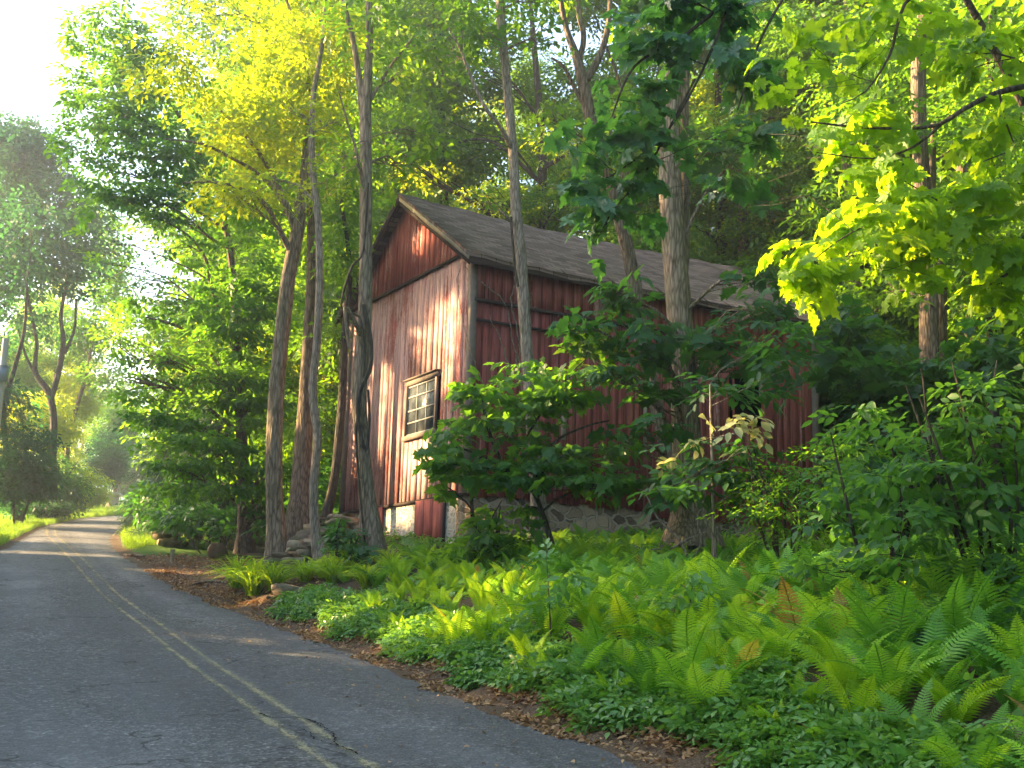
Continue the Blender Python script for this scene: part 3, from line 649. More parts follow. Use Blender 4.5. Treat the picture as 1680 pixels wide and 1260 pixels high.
for (u, v, r) in ((742, 545, .42), (735, 590, .42), (700, 575, .25), (755, 520, .22), (630, 640, .45), (622, 690, .45), (650, 735, .40), (600, 730, .35), (680, 770, .42), (690, 660, .38), (700, 740, .25), (645, 800, .22), (728, 770, .2), (690, 400, .16), (705, 375, .12), (640, 850, .2), (665, 840, .22)):
    CORR.append((on_gable(u, v)[2], r * 1.65, .3))
for a in ((850, 590, 18.3, .45, .3), (800, 600, 18.0, .45, .3), (760, 640, 18.0, .35, .3), (900, 600, 18.5, .4, .3), (960, 560, 18.6, .3, .3), (1180, 700, 15.8, .35, .3), (1240, 690, 15.8, .35, .3), (1110, 765, 15.6, .25, .3), (560, 985, 15, .5), (520, 975, 17, .5), (640, 990, 14.5, .5), (760, 1010, 13.5, .4), (850, 1040, 12, .4),
          (1330, 440, 8, .55), (1450, 370, 8, .8), (1580, 330, 8, .8), (1640, 430, 8, .6), (1520, 440, 8, .5), (1630, 630, 12, .8), (1500, 640, 12, .5),
          (1115, 340, 19, .25), (1110, 180, 19, .25), (1500, 300, 22, .4), (1510, 100, 22, .3), (1560, 950, 11.5, .35), (400, 960, 20, .5), (460, 700, 23, .3), (595, 690, 20, .25)):
    lit(*a)
for a in ((330, 560, 28, .9), (390, 480, 28, .9), (450, 420, 28.5, .8), (350, 620, 27, .6), (300, 640, 27.5, .5)): lit(*a)
for a in ((760, 220, 30, 1.3), (900, 270, 30, 1.3), (1000, 200, 31, 1.2), (1180, 230, 31, 1.3), (1060, 330, 31, .9), (680, 260, 30, 1.0), (400, 100, 23, 1.6), (500, 130, 23, 1.4), (330, 60, 22.5, 1.2)): lit(*a)
for a in ((400, 940, 24, .5), (300, 930, 26, .7), (250, 1090, 12, .2), (480, 1060, 14.5, .2), (80, 905, 30, .8)): lit(*a)
# ------------------------------------------------------------------ trees in front of and beside the barn
def cl(spec, size):
    out = []
    for s in spec:
        u, v, d, du, dv, dd = s[:6]; K = s[6] if len(s) > 6 else 13; gap = s[7] if len(s) > 7 else .35
        a = math.pi * du * dv * (d / FPX) ** 2
        out.append(pc(u, v, d, du, dv, dd, int(K * a / size ** 2), gap))
    return out
def stemline(px, d): return trunk_pts(px, d)

# trunk 1: thick leaning trunk left of the barn, forks above eye height
T = [stemline([(455, 932, 40), (452, 860, 33), (450, 760, 30), (454, 640, 28), (463, 540, 27), (474, 450, 26), (489, 375, 25), (492, 330, 20)], 23),
     stemline([(489, 385, 17), (462, 320, 12), (432, 262, 9), (396, 215, 7), (350, 170, 5), (300, 120, 3)], 23),
     stemline([(470, 340, 9), (430, 290, 7, 23), (385, 262, 6, 22.6), (330, 236, 5, 22.2), (270, 228, 3, 22)], 23),
     stemline([(492, 335, 15), (500, 260, 12), (506, 170, 10), (500, 80, 8), (470, 0, 6), (450, -90, 3)], 23),
     stemline([(480, 420, 12), (430, 330, 8, 22.5), (360, 300, 6, 22), (300, 300, 4, 21.8)], 23)]
s_ = .34
tree('ash_tree', 'thick leaning trunk left of the barn, forking high into a sunlit yellow green crown', 'tree', T,
     cl([(400, 90, 23, 100, 80, 1.4, 13, .4), (300, 120, 22.5, 110, 60, 1.3, 11, .45), (500, 120, 23, 80, 110, 1.3, 11, .45), (400, 215, 22.6, 90, 60, 1.2, 12, .4),
         (310, 10, 22.5, 120, 50, 1.4, 11, .45), (470, -40, 23, 120, 60, 1.5, 10, .45), (380, 320, 22.2, 80, 40, 1.1, 9, .5), (460, 200, 23.5, 100, 80, 1.2, 12, .4), (540, 60, 23.5, 90, 80, 1.2, 11, .4)], s_), L_YELL, S_KITE, s_, B_GREY, .0, .55, twigs=9, n=26)
# trunk 2: slender wavy trunk
T = [stemline([(527, 920, 22), (518, 880, 18), (515, 800, 16), (521, 720, 16), (513, 640, 15), (520, 560, 15), (524, 460, 14), (522, 360, 13), (512, 260, 12), (514, 160, 10), (530, 60, 8), (536, -60, 5)], 21.5)]
tree('locust_tree', 'slender wavy pale trunk between the two thickest trunks left of the barn', 'tree', T,
     cl([(520, 60, 21.5, 70, 70, 1.2, 8, .5), (470, 180, 21.5, 60, 45, 1.0, 7, .5), (560, 200, 21.5, 50, 60, 1.0, 7, .5), (440, 300, 21.5, 55, 40, .9, 5, .5), (540, 300, 21.8, 45, 45, .9, 6, .5)], .4), L_YELL, S_FINE, .4, B_PALE, 0, .5, n=22)
# dark trunk behind them
T = [stemline([(495, 850, 40), (497, 760, 34), (502, 650, 27), (508, 540, 24), (513, 440, 22), (510, 300, 18), (500, 150, 13), (505, 0, 9)], 26)]
tree('dark_trunk_tree', 'dark brown straight trunk half hidden behind the slender wavy trunk', 'tree', T,
     cl([(480, 60, 26, 130, 90, 1.8, 9, .4), (420, 330, 26, 70, 60, 1.3, 9, .45), (560, 330, 26.5, 60, 70, 1.0, 9, .4), (590, 80, 26, 70, 120, 1.6, 9, .4), (450, 240, 26, 80, 50, 1.2, 8)], .42), L_WOOD, S_KITE, .42, B_BROWN, 0, .5, sink=1.2)
# leaning small trunk by the barn corner
T = [stemline([(532, 862, 16), (548, 790, 16), (556, 720, 16), (562, 640, 15), (566, 540, 12), (574, 440, 9), (560, 330, 6)], 25)]
tree('leaning_tree', 'dark thin leaning stem beside the left corner of the barn', 'tree', T,
     cl([(560, 420, 25, 40, 60, 1.0, 12), (545, 560, 25.3, 22, 60, .8, 9), (560, 340, 25, 50, 50, 1., 9), (590, 250, 25, 50, 60, 1., 9)], .36), L_WOOD, S_KITE, .36, B_DARK, 0, .5, n=14)
# trunk 3: main trunk crossing the left edge of the gable
T = [stemline([(611, 917, 44), (608, 860, 37), (601, 800, 28), (594, 720, 26), (589, 650, 28), (592, 590, 27), (598, 520, 26), (600, 420, 24), (601, 320, 23), (600, 220, 22), (600, 170, 22), (604, 110, 16), (606, 50, 14), (604, -40, 10), (600, -120, 7)], 20),
     stemline([(597, 190, 17), (588, 120, 12), (578, 60, 10), (563, 0, 9), (550, -80, 5)], 20),
     stemline([(600, 330, 8), (585, 250, 6, 19.7), (570, 200, 4, 19.5), (556, 150, 3, 19.3)], 20),
     stemline([(604, 170, 8), (640, 110, 6), (680, 60, 4), (720, 30, 3)], 20),
     stemline([(596, 560, 9), (578, 520, 7, 19.6), (566, 505, 6, 19.4), (572, 570, 5, 19.4)], 20)]
t3 = tree('walnut_tree', 'tall trunk with a dark climbing vine crossing the left edge of the barn gable', 'tree', T,
     cl([(600, 40, 20, 90, 60, 1.4, 8, .5), (690, 120, 20, 60, 60, 1.1, 7, .5), (640, -60, 20, 130, 60, 1.5, 9, .45), (560, 250, 19.5, 40, 45, .9, 4, .55), (760, 60, 20.5, 70, 55, 1.2, 7, .5), (700, 215, 20.5, 55, 40, 1.0, 5, .5), (660, 270, 21, 60, 28, .8, 5, .55)], .42), L_WOOD, S_KITE, .42, B_GREY, 0, .5, twigs=8, n=28)
vp = [(596, 500), (608, 560), (606, 610), (590, 640), (588, 690), (600, 740), (606, 690), (604, 640)]
P = np.array([PX(u, v, 19.68 + .03 * math.sin(k)) for k, (u, v) in enumerate(vp)]); P = catmull(P, .12); V, F = tube(P, np.linspace(.045, .02, len(P)), 8, .1); mk('vine', V, F, B_DARK, t3, smooth=True)
P = catmull(np.array([PX(u, v, d) for u, v, d in [(600, 905, 19.7), (590, 800, 19.8), (585, 700, 19.75), (598, 600, 19.8), (590, 520, 19.7), (560, 505, 19.6), (576, 440, 19.5), (596, 410, 19.75), (604, 300, 19.8)]]), .12); V, F = tube(P, .018, 6, .1); mk('vine', V, F, B_DARK, t3, smooth=True)
# trunk 4: slender trunk in front of the near corner
T = [stemline([(886, 892, 32), (884, 850, 29), (880, 780, 25), (872, 690, 22), (866, 600, 22), (862, 540, 22), (857, 460, 23), (850, 390, 25), (846, 330, 20), (842, 260, 18), (836, 190, 18), (829, 110, 17), (822, 30, 17), (818, -60, 14), (815, -160, 9)], 20.5),
     stemline([(842, 250, 9), (822, 210, 8, 20.2), (795, 175, 7, 20), (770, 120, 6, 20), (755, 80, 5, 20), (735, 45, 3, 20)], 20.5),
     stemline([(757, 85, 4, 20), (760, 50, 3, 20)], 20)]
t4 = tree('split_bark_tree', 'slender pale trunk with a long split, standing before the near corner of the barn', 'tree', T,
     cl([(820, -60, 20.5, 120, 60, 1.5, 9, .45), (780, 40, 20.3, 60, 50, 1., 5, .5), (730, 90, 20.2, 45, 40, .9, 5, .5), (900, 60, 20.5, 45, 45, .9, 4, .55), (880, 0, 20.5, 80, 40, 1.1, 6, .5), (790, 330, 20.2, 30, 14, .5, 3, .5)], .4), L_WOOD, S_KITE, .4, B_PALE, 0, .5, n=26)
P = catmull(np.array([PX(u, v, 20.33) for u, v in [(838, 356), (841, 400), (845, 440), (850, 470)]]), .1); V, F = tube(P, .022, 6, .1); mk('bark_split', V, F, B_DARK, t4, smooth=True)
# trunk 5: leaning trunk with a high fork
T = [stemline([(1108, 800, 26), (1090, 720, 26), (1073, 650, 26), (1055, 560, 26), (1040, 460, 26), (1022, 380, 25), (1006, 320, 24), (985, 250, 23), (970, 200, 23), (958, 140, 22), (945, 90, 16), (930, 50, 12), (920, 0, 10), (915, -60, 6)], 22),
     stemline([(962, 130, 16), (985, 90, 13), (998, 40, 11), (1003, -30, 9)], 22), stemline([(950, 100, 12), (958, 60, 11), (948, 10, 11), (950, -60, 8)], 22),
     stemline([(968, 190, 9), (945, 150, 8), (925, 110, 6), (905, 95, 4)], 22), stemline([(1020, 150, 5), (1008, 110, 6), (996, 80, 5)], 22)]
tree('forked_tree', 'leaning trunk forking like an antler against the bright sky above the roof', 'tree', T,
     cl([(930, -70, 22, 130, 50, 1.6, 9, .4), (1040, 60, 22, 40, 60, 1.0, 4, .55), (900, 200, 22, 50, 40, 1.0, 5, .5), (1000, 240, 21.6, 50, 50, 1.0, 8, .45), (1050, 180, 22, 45, 60, 1., 7, .45)], .42), L_WOOD, S_KITE, .42, B_BROWN, 0, .5, n=22)
# trunk 6: thick trunk in front of the long wall
T = [stemline([(1136, 872, 66), (1131, 810, 56), (1127, 720, 51), (1122, 620, 49), (1115, 520, 46), (1107, 420, 44), (1100, 320, 43), (1098, 220, 40), (1106, 120, 35), (1112, 20, 30), (1116, -80, 24)], 19),
     stemline([(1116, 480, 22), (1124, 390, 20), (1124, 290, 18), (1122, 190, 18), (1130, 80, 14), (1150, -40, 8)], 19.3),
     stemline([(1112, 420, 8), (1140, 350, 6), (1170, 300, 5), (1210, 260, 3)], 19)]
tree('oak_tree', 'thickest grey trunk standing in front of the long red wall of the barn', 'tree', T,
     cl([(1130, -60, 19, 150, 60, 1.6, 9, .4), (1180, 240, 19, 60, 50, 1.1, 8, .45), (1060, 560, 18, 48, 40, .8, 9), (1170, 560, 18.2, 70, 26, .9, 10), (1020, 480, 18, 48, 34, .8, 9), (1100, 790, 18, 40, 40, .7, 4), (960, 530, 18, 50, 20, .8, 10), (1240, 510, 18.2, 60, 24, .9, 9), (1250, 455, 18.4, 50, 20, .8, 7), (1080, 640, 17.8, 60, 20, .8, 9), (1000, 610, 17.8, 50, 18, .8, 9), (1210, 600, 18, 60, 20, .8, 9), (1050, 700, 17.6, 60, 18, .7, 8)], .36), L_DARK, S_MAPS, .36, B_GREY, 0, .4, twigs=8, n=30)
# trunk 7: right trunk
T = [stemline([(1530, 760, 38), (1527, 640, 36), (1525, 560, 35), (1524, 480, 34), (1518, 400, 30), (1512, 300, 30), (1508, 200, 28), (1508, 100, 28), (1520, 0, 26), (1528, -100, 20)], 22), stemline([(1545, 620, 20), (1546, 520, 18), (1543, 430, 17), (1530, 330, 14), (1532, 200, 10)], 22.6)]
tree('hickory_tree', 'straight brown trunk on the right, rising behind the sunlit yellow green maple leaves', 'tree', T,
     cl([(1520, 40, 22, 150, 80, 1.8, 10, .4), (1430, 200, 22, 90, 60, 1.4, 9, .4), (1600, 220, 22, 80, 70, 1.4, 9, .4), (1450, 480, 22.5, 60, 36, 1.0, 8, .4)], .42), L_WOOD, S_KITE, .42, B_BROWN, 0, .5, n=26, base=tuple(PX(1530, 800, 22)))
T = [stemline([(1640, 820, 20), (1628, 600, 18), (1626, 430, 17), (1625, 300, 16), (1628, 150, 15), (1625, 60, 14), (1640, -60, 9)], 24), stemline([(1627, 120, 9), (1600, 50, 7), (1585, -20, 5)], 24)]
tree('slim_wood_tree', 'thin dark trunk near the right edge of the picture, forking near the top', 'tree', T,
     cl([(1630, 20, 24, 90, 80, 1.6, 9, .4), (1660, 300, 24, 60, 70, 1.2, 8, .4), (1640, 560, 24, 50, 60, 1.2, 9)], .42), L_WOOD, S_KITE, .42, B_DARK, 0, .5, n=16, base=tuple(PX(1642, 830, 24)))

# roadside maple: broad leafy mass left of the trunks
T = [stemline([(402, 892, 24), (400, 850, 22), (399, 800, 20), (396, 700, 20), (392, 600, 17), (385, 480, 14), (372, 380, 11), (350, 300, 9), (300, 200, 7), (240, 110, 4)], 29), stemline([(398, 700, 10), (360, 600, 8), (300, 540, 6), (240, 520, 3)], 29),
     stemline([(394, 600, 9), (350, 480, 7, 28.6), (335, 420, 6, 28.4), (300, 380, 4, 28.2), (240, 350, 3, 28)], 29), stemline([(418, 892, 12), (424, 840, 9), (420, 760, 6)], 29.3)]
s_ = .36
tree('roadside_maple', 'broad leafy maple with layered green branches hanging over the verge left of the trunks', 'tree', T,
     cl([(330, 500, 29, 90, 60, 2.0, 12), (250, 580, 28, 70, 50, 1.5, 12), (350, 620, 28, 90, 55, 1.6, 13), (260, 680, 28, 60, 40, 1.5, 12), (390, 520, 28, 60, 60, 1.5, 13), (440, 480, 28.5, 50, 70, 1.3, 10), (340, 730, 27.5, 75, 45, 1.5, 13),
         (420, 650, 28, 60, 60, 1.3, 11), (230, 480, 29, 55, 50, 1.5, 10), (290, 400, 28.5, 80, 50, 1.6, 12), (400, 400, 29, 70, 50, 1.6, 11), (210, 400, 29, 45, 40, 1.3, 9), (440, 780, 27.5, 40, 40, 1.0, 9), (370, 790, 27.3, 50, 28, 1.1, 10), (220, 620, 28, 35, 40, 1.0, 9), (340, 330, 29, 90, 45, 1.6, 11), (200, 190, 28.2, 95, 55, 1.6, 12, .45), (280, 245, 28.2, 110, 45, 1.5, 12, .4), (180, 60, 28, 80, 60, 1.5, 11, .45), (240, 320, 28, 85, 45, 1.5, 12, .4), (140, 250, 28, 55, 30, 1.3, 7, .5), (125, 150, 28, 40, 50, 1.2, 7, .5), (250, 120, 28.4, 90, 60, 1.6, 12, .4), (170, 320, 28, 50, 40, 1.4, 8, .5), (175, 430, 28.5, 40, 40, 1.2, 8, .45), (185, 560, 28.5, 36, 30, 1.1, 8, .45), (290, 770, 28, 50, 35, 1.2, 12)], s_), L_MAPLE, S_OVAL, s_, B_BROWN, .55, .45, twigs=8)
# dark low conifer / spruce by the road bend
def conifer(name, label, x, y, h, r, mat, group=None, low=.3, seed=0, n=2600, size=.55, lean=(0, 0)):
    z0 = float(gz(x, y)); root = empty(name, (x, y, z0), label, 'tree', group)
    P = np.array([(x + lean[0] * t, y + lean[1] * t, z0 - .2 + h * t) for t in np.linspace(0, 1, 12)]); V, F = tube(P, np.linspace(h * .016, .02, 12), 10, .05); mk('trunk', V, F, B_DARK, root, smooth=True)
    ts = low + (1 - low) * RNG.uniform(0, 1, n) ** 1.35 * .98; an = RNG.integers(0, 5, n) * 1.256 + np.floor(ts * 22) * 2.4 + RNG.normal(0, .28, n); q = RNG.uniform(.1, 1, n) ** .6
    rr = r * (1 - ts) ** .75 * q * (1 + .25 * np.sin(an * 3 + ts * 30)); zz = np.floor(ts * 22) / 22 * .7 + ts * .3
    Q = np.stack([x + lean[0] * ts + rr * np.cos(an), y + lean[1] * ts + rr * np.sin(an), z0 + h * zz - .28 * rr + RNG.normal(0, .07, n)], -1); D = np.stack([np.cos(an), np.sin(an), -.45 + 0 * an], -1)
    V, F, rn = leaves_at(Q, D, S_NEED, size, .35, None, .35); mk('foliage', V, F, mat, root, rnd=rn)
    return root
for i, (u, v, d, h, r, lb) in enumerate([(300, 885, 41, 6.5, 1.8, 'dark spruce with drooping boughs low beside the bend of the road'), (345, 885, 37, 5.0, 2.0, 'short dark spruce filling the gap between the road bend and the leafy maple'), (292, 855, 56, 11, 2.3, 'hazy grey conifer standing behind the road bend')]):
    p = PX(u, v, d); conifer('spruce_tree', lb, p[0], p[1], h, r, L_PINE if i < 2 else L_BLUE, 'spruces beside the road bend', .03, i, 7000, .3)

# ------------------------------------------------------------------ leafy branches close to the camera
# maple on the right: trunk outside the frame, long boughs reaching in
bx, by = 5.6, 9.2; bz = float(gz(bx, by))
T = [np.array([(bx, by, bz, .19), (bx - .02, by, bz + 1.5, .16), (bx + .05, by - .1, bz + 3, .14), (bx, by - .1, bz + 5, .11), (bx + .1, by, bz + 7, .06)]),
     np.vstack([[(bx, by - .05, bz + 3.1, .05)], stemline([(1800, 120, 12, 8.8), (1690, 140, 12, 8.4), (1630, 155, 11, 8.2), (1580, 180, 9, 8), (1540, 205, 8, 8), (1480, 211, 6, 8), (1400, 208, 5, 8), (1330, 200, 3, 8)], 8)]),
     np.vstack([[(bx, by - .05, bz + 1.8, .04)], stemline([(1800, 300, 9, 8.6), (1700, 320, 8, 8.2), (1600, 330, 6, 8), (1500, 345, 5, 8), (1400, 380, 3, 8), (1330, 430, 2, 8)], 8)]),
     stemline([(1560, 190, 6), (1500, 240, 5), (1430, 260, 3), (1340, 250, 2)], 8), stemline([(1640, 155, 5), (1650, 200, 4), (1665, 240, 3), (1600, 270, 2)], 8),
     np.vstack([[(bx, by - .05, bz + 4.2, .05)], stemline([(1800, -60, 10, 8.8), (1650, -40, 8, 8.4), (1500, -10, 7, 8.2), (1460, 90, 5, 8.2), (1420, 150, 3, 8.2), (1380, 170, 2, 8.2)], 8)])]
s_ = .16
tree('overhanging_maple', 'maple boughs reaching in from the right with large sunlit yellow green lobed leaves', 'tree', T,
     cl([(1330, 440, 8, 68, 45, .35, 6.5, 0.38), (1450, 360, 8, 80, 50, .45, 6.5, 0.38), (1560, 330, 8.1, 90, 55, .5, 6.5, 0.38), (1650, 420, 8.1, 60, 45, .4, 6.5, 0.38), (1520, 440, 8.2, 50, 25, .4, 5.8, 0.38), (1400, 290, 8.2, 90, 40, .5, 5.0, 0.43), (1640, 290, 8.2, 60, 40, .5, 5.8, 0.38),
         (1400, 200, 8.3, 90, 35, .5, 5.0, 0.43), (1620, 80, 8.4, 80, 50, .5, 4.3, 0.58), (1300, 240, 8.3, 60, 40, .45, 4.3, 0.48), (1640, 190, 8.2, 60, 30, .5, 5.0, 0.43), (1450, 50, 8.5, 110, 50, .6, 2.9, 0.58), (1300, 110, 8.5, 80, 60, .6, 2.9, 0.58), (1250, 330, 8.4, 50, 30, .4, 3.6, 0.48)], s_), L_BRIGHT, S_MAPLE, s_, B_DARK, .2, .8, twigs=5, n=16)
# dark bluish boughs in the middle
bx, by = 6.2, 12.8; bz = float(gz(bx, by))
T = [np.array([(bx, by, bz, .20), (bx, by + .1, bz + 2, .17), (bx + .05, by, bz + 5, .14), (bx - .1, by, bz + 7, .09), (bx, by, bz + 8.5, .05)]),
     np.vstack([[(bx, by, bz + 4.5, .06)], stemline([(1500, -120, 10, 11.6), (1320, -60, 9, 11.2), (1200, 0, 8, 11), (1120, 60, 7, 11), (1040, 110, 5, 11), (1000, 200, 3, 11)], 11)]),
     stemline([(1200, 0, 6), (1150, 120, 5), (1090, 220, 4), (1000, 290, 3), (960, 300, 2)], 11), stemline([(1140, 130, 5), (1060, 280, 4), (1010, 340, 3), (975, 400, 2)], 11), stemline([(1320, -60, 6, 11.2), (1250, 60, 5), (1210, 180, 3)], 11)]
s_ = .21
tree('dark_maple', 'dark bluish green maple bough with broad lobed leaves hanging in front of the roof', 'tree', T,
     cl([(1050, 60, 11, 55, 22, .4, 6.0, .45), (1110, 90, 11, 60, 24, .4, 6.8, .4), (1040, 165, 11, 70, 18, .4, 6.8, .4), (1080, 215, 11, 55, 20, .4, 7.5, .4), (1000, 240, 11, 60, 16, .4, 7.5, .4), (965, 295, 11, 45, 16, .35, 7.5, .4), (1040, 290, 11, 60, 18, .4, 7.5, .4), (985, 345, 11, 40, 26, .35, 6.8, .4),
         (1050, 345, 11.2, 40, 14, .35, 6.0, .4), (1210, 120, 11.2, 70, 30, .5, 6.0, .45), (1190, 30, 11.2, 80, 22, .5, 6.0, .45), (1230, 220, 11.4, 60, 26, .5, 4.5, .5), (975, 395, 11, 24, 18, .25, 6.0, .4), (1210, 300, 11.5, 60, 20, .4, 4.5, .5), (1120, 0, 11, 80, 20, .4, 6.0, .45), (950, 250, 11, 30, 12, .3, 6.0, .4)], s_), L_SHEEN, S_MAPLE, s_, B_DARK, .24, .6, twigs=5, n=16)
# understorey maple in front of the barn corner
T = [stemline([(906, 900, 9), (893, 850, 8), (870, 800, 8), (830, 770, 7), (800, 700, 6), (790, 640, 4)], 18.4), stemline([(870, 800, 6), (905, 730, 5), (960, 700, 4), (1000, 690, 3)], 18.4), stemline([(832, 772, 5), (880, 690, 4), (930, 620, 3), (960, 590, 2)], 18.4), stemline([(830, 770, 5), (770, 740, 4), (730, 730, 3)], 18.4), stemline([(780, 915, 12), (776, 860, 8), (775, 800, 5), (790, 740, 4)], 18.6)]
s_ = .27
tree('sapling_maple', 'understorey maple before the barn corner with flat leaf tiers, yellow above, dark below', 'tree', T,
     cl([(870, 606, 18.3, 80, 16, .9, 15, .3), (800, 640, 18.3, 60, 18, .8, 15, .3), (920, 640, 18.2, 70, 18, .8, 14, .3), (780, 690, 18.4, 50, 16, .7, 13, .3), (850, 700, 18.4, 60, 14, .8, 12, .3), (740, 760, 18.2, 45, 22, .7, 14, .3), (830, 770, 18.2, 70, 28, .8, 15, .3), (910, 740, 18.2, 70, 18, .8, 14, .3),
         (960, 775, 18, 90, 20, .8, 17, .3), (1030, 780, 18, 50, 14, .6, 14, .3), (740, 720, 18.2, 50, 16, .7, 12, .3), (1000, 730, 18, 50, 14, .7, 10, .35), (970, 560, 18.6, 50, 22, .6, 13, .3), (1010, 600, 18.5, 50, 18, .6, 10, .35), (870, 670, 18.2, 60, 14, .7, 12, .3), (800, 880, 18.2, 40, 35, .5, 11, .3), (860, 830, 18.6, 20, 20, .4, 6, .3), (720, 795, 18.2, 25, 10, .4, 10, .3)], s_), L_UNDER, S_MAPS, s_, B_DARK, .22, .5, twigs=4, n=10)
# variegated sapling
T = [stemline([(1172, 905, 7), (1170, 830, 6), (1168, 740, 6), (1166, 680, 4), (1165, 630, 3)], 16), stemline([(1169, 760, 4), (1120, 790, 3), (1090, 800, 2)], 16), stemline([(1168, 720, 4), (1220, 710, 3), (1260, 720, 2)], 16)]
t = tree('pale_stem_sapling', 'thin pale stemmed sapling right of the thickest trunk, dotted with cream leaves', 'tree', T,
     cl([(1110, 800, 16, 60, 22, .6, 13, .3), (1200, 770, 16, 70, 24, .7, 12, .3), (1250, 800, 16, 60, 28, .7, 11, .3), (1130, 740, 16, 50, 16, .5, 9, .3), (1240, 735, 16, 60, 18, .6, 10, .3), (1180, 640, 16.3, 90, 22, .7, 9, .35), (1290, 620, 16.5, 60, 24, .7, 9, .35), (1270, 560, 16.5, 70, 24, .7, 10, .35)], .4), L_DARK, S_OVAL, .4, B_PALE, .2, .3, twigs=3, n=8)
LPc, LDc = [], []
for c_, r_c, n_c, g_c in cl([(1185, 690, 15.6, 46, 9, .3, 12, .2), (1150, 730, 15.6, 26, 6, .25, 14, .2), (1240, 690, 15.6, 28, 9, .25, 9, .2), (1105, 765, 15.6, 16, 6, .2, 20, .2), (1210, 735, 15.6, 14, 6, .2, 14, .2), (1140, 765, 15.6, 10, 4, .2, 16, .2)], .36):
    P, D = clump_points(c_, np.array(r_c), n_c, .12, g_c); LPc.append(P); LDc.append(D)
V, F, rn = leaves_at(np.concatenate(LPc), np.concatenate(LDc), S_OVAL, .36, .5); mk('pale_leaves', V, F, L_CREAM, t, rnd=rn)

# ------------------------------------------------------------------ shrubs on the right
def shrub(label, stems, clumps, mat, tmpl, size, layer, d, bark=B_DARK, name='shrub', cat='shrub', group=None, twigs=4, tilt=.4):
    return tree(name, label, cat, stems, clumps, mat, tmpl, size, bark, layer, tilt, group, 8, twigs)
def stems_at(u, v, d, k, spread, h, r=.022):
    b = PX(u, v, d); b[2] = float(gz(b[0], b[1])) - .05; out = []
    for i in range(k):
        a = RNG.uniform(0, 6.28); q = RNG.uniform(.3, 1) * spread; e = b + [math.cos(a) * q, math.sin(a) * q * .7, h * RNG.uniform(.75, 1.1)]; s0 = b + [math.cos(a) * .1, math.sin(a) * .1, 0]
        m_ = (s0 + e) / 2 + RNG.normal(0, .08, 3) + [0, 0, .1 * h]; out.append(np.array([(*s0, r), (*m_, r * .7), (*e, r * .3)]))
    return out
s_ = .26
shrub('large leafed viburnum shrub at the right edge with tiers of pale green leaves', stems_at(1640, 1000, 10.5, 9, 1.0, 2.3), cl([(1600, 640, 10.5, 90, 30, .6, 10), (1560, 700, 10.5, 100, 34, .7, 11), (1640, 740, 10.5, 70, 45, .7, 12), (1500, 760, 10.4, 90, 30, .7, 11), (1600, 810, 10.3, 90, 34, .7, 12), (1500, 840, 10.2, 90, 30, .7, 12), (1640, 890, 10.2, 60, 40, .6, 12), (1460, 900, 10.2, 80, 22, .6, 11), (1560, 900, 10.6, 80, 26, .6, 9)], s_), L_SHRUB, S_OVAL, s_, .2, 10.5, twigs=5)
shrub('low spreading shrub with dark green leaves left of the large leafed one', stems_at(1440, 1010, 11.5, 7, .9, 1.6), cl([(1420, 700, 12, 70, 36, .7, 11), (1400, 790, 11.8, 80, 34, .8, 12), (1360, 850, 11.6, 70, 28, .7, 12), (1440, 960, 11.2, 80, 22, .6, 11), (1370, 930, 11.2, 70, 20, .6, 10), (1470, 820, 11.6, 60, 50, .6, 9)], .26), L_SHRUB, S_OVAL, .26, .2, 11.5)
shrub('airy fine leafed shrub in front of the far end of the long barn wall', stems_at(1290, 930, 15.5, 8, 1.0, 1.8), cl([(1280, 790, 15.5, 80, 26, .8, 13), (1350, 780, 15.5, 70, 30, .8, 13), (1240, 830, 15.3, 70, 22, .7, 11), (1320, 850, 15.3, 80, 26, .8, 13), (1380, 730, 15.7, 60, 26, .8, 11), (1270, 880, 15.2, 60, 18, .6, 9)], .32), L_MAPLE, S_FINE, .32, .18, 15.5)
shrub('shaded bush behind the shrubs beside the right corner of the barn', stems_at(1420, 900, 20, 7, 1.2, 2.5), cl([(1400, 560, 20, 70, 50, 1.0, 11), (1420, 650, 20, 60, 50, 1.0, 11), (1370, 600, 19, 50, 30, .8, 9), (1600, 600, 18, 90, 60, 1.1, 12), (1500, 640, 19, 70, 60, 1.0, 12), (1440, 760, 19, 60, 50, 1, 10), (1340, 520, 19.5, 50, 20, .7, 9),], .42), L_DARK, S_MAPS, .42, .3, 20)
shrub('small leafy bush growing against the foundation at the near corner of the barn', stems_at(800, 920, 18.9, 5, .4, 1.0), cl([(800, 870, 19, 35, 40, .5, 12), (760, 905, 18.6, 45, 20, .5, 12), (850, 890, 18.8, 30, 24, .4, 10)], .3), L_MAPLE, S_OVAL, .3, .0, 19)
shrub('dark leafed bush beside the rubble between the two nearest left trunks', stems_at(560, 910, 19.8, 5, .4, .9), cl([(560, 880, 19.8, 30, 28, .5, 13), (585, 905, 19.5, 30, 18, .4, 12)], .3), L_DARK, S_OVAL, .3, .0, 19)
# rowan-like bush left of the stump tree low by the wall
shrub('low bush behind the dry stone wall at the foot of the leafy maple', stems_at(360, 888, 31, 6, .9, 1.2), cl([(340, 850, 31, 55, 26, 1.0, 13), (290, 850, 32, 50, 24, 1.0, 12), (440, 850, 28, 30, 35, .6, 9), (370, 870, 30, 40, 16, .7, 10), (250, 830, 34, 40, 36, 1.0, 16), (300, 800, 33, 50, 36, 1.0, 14)], .4), L_DARK, S_OVAL, .4, .0, 31)

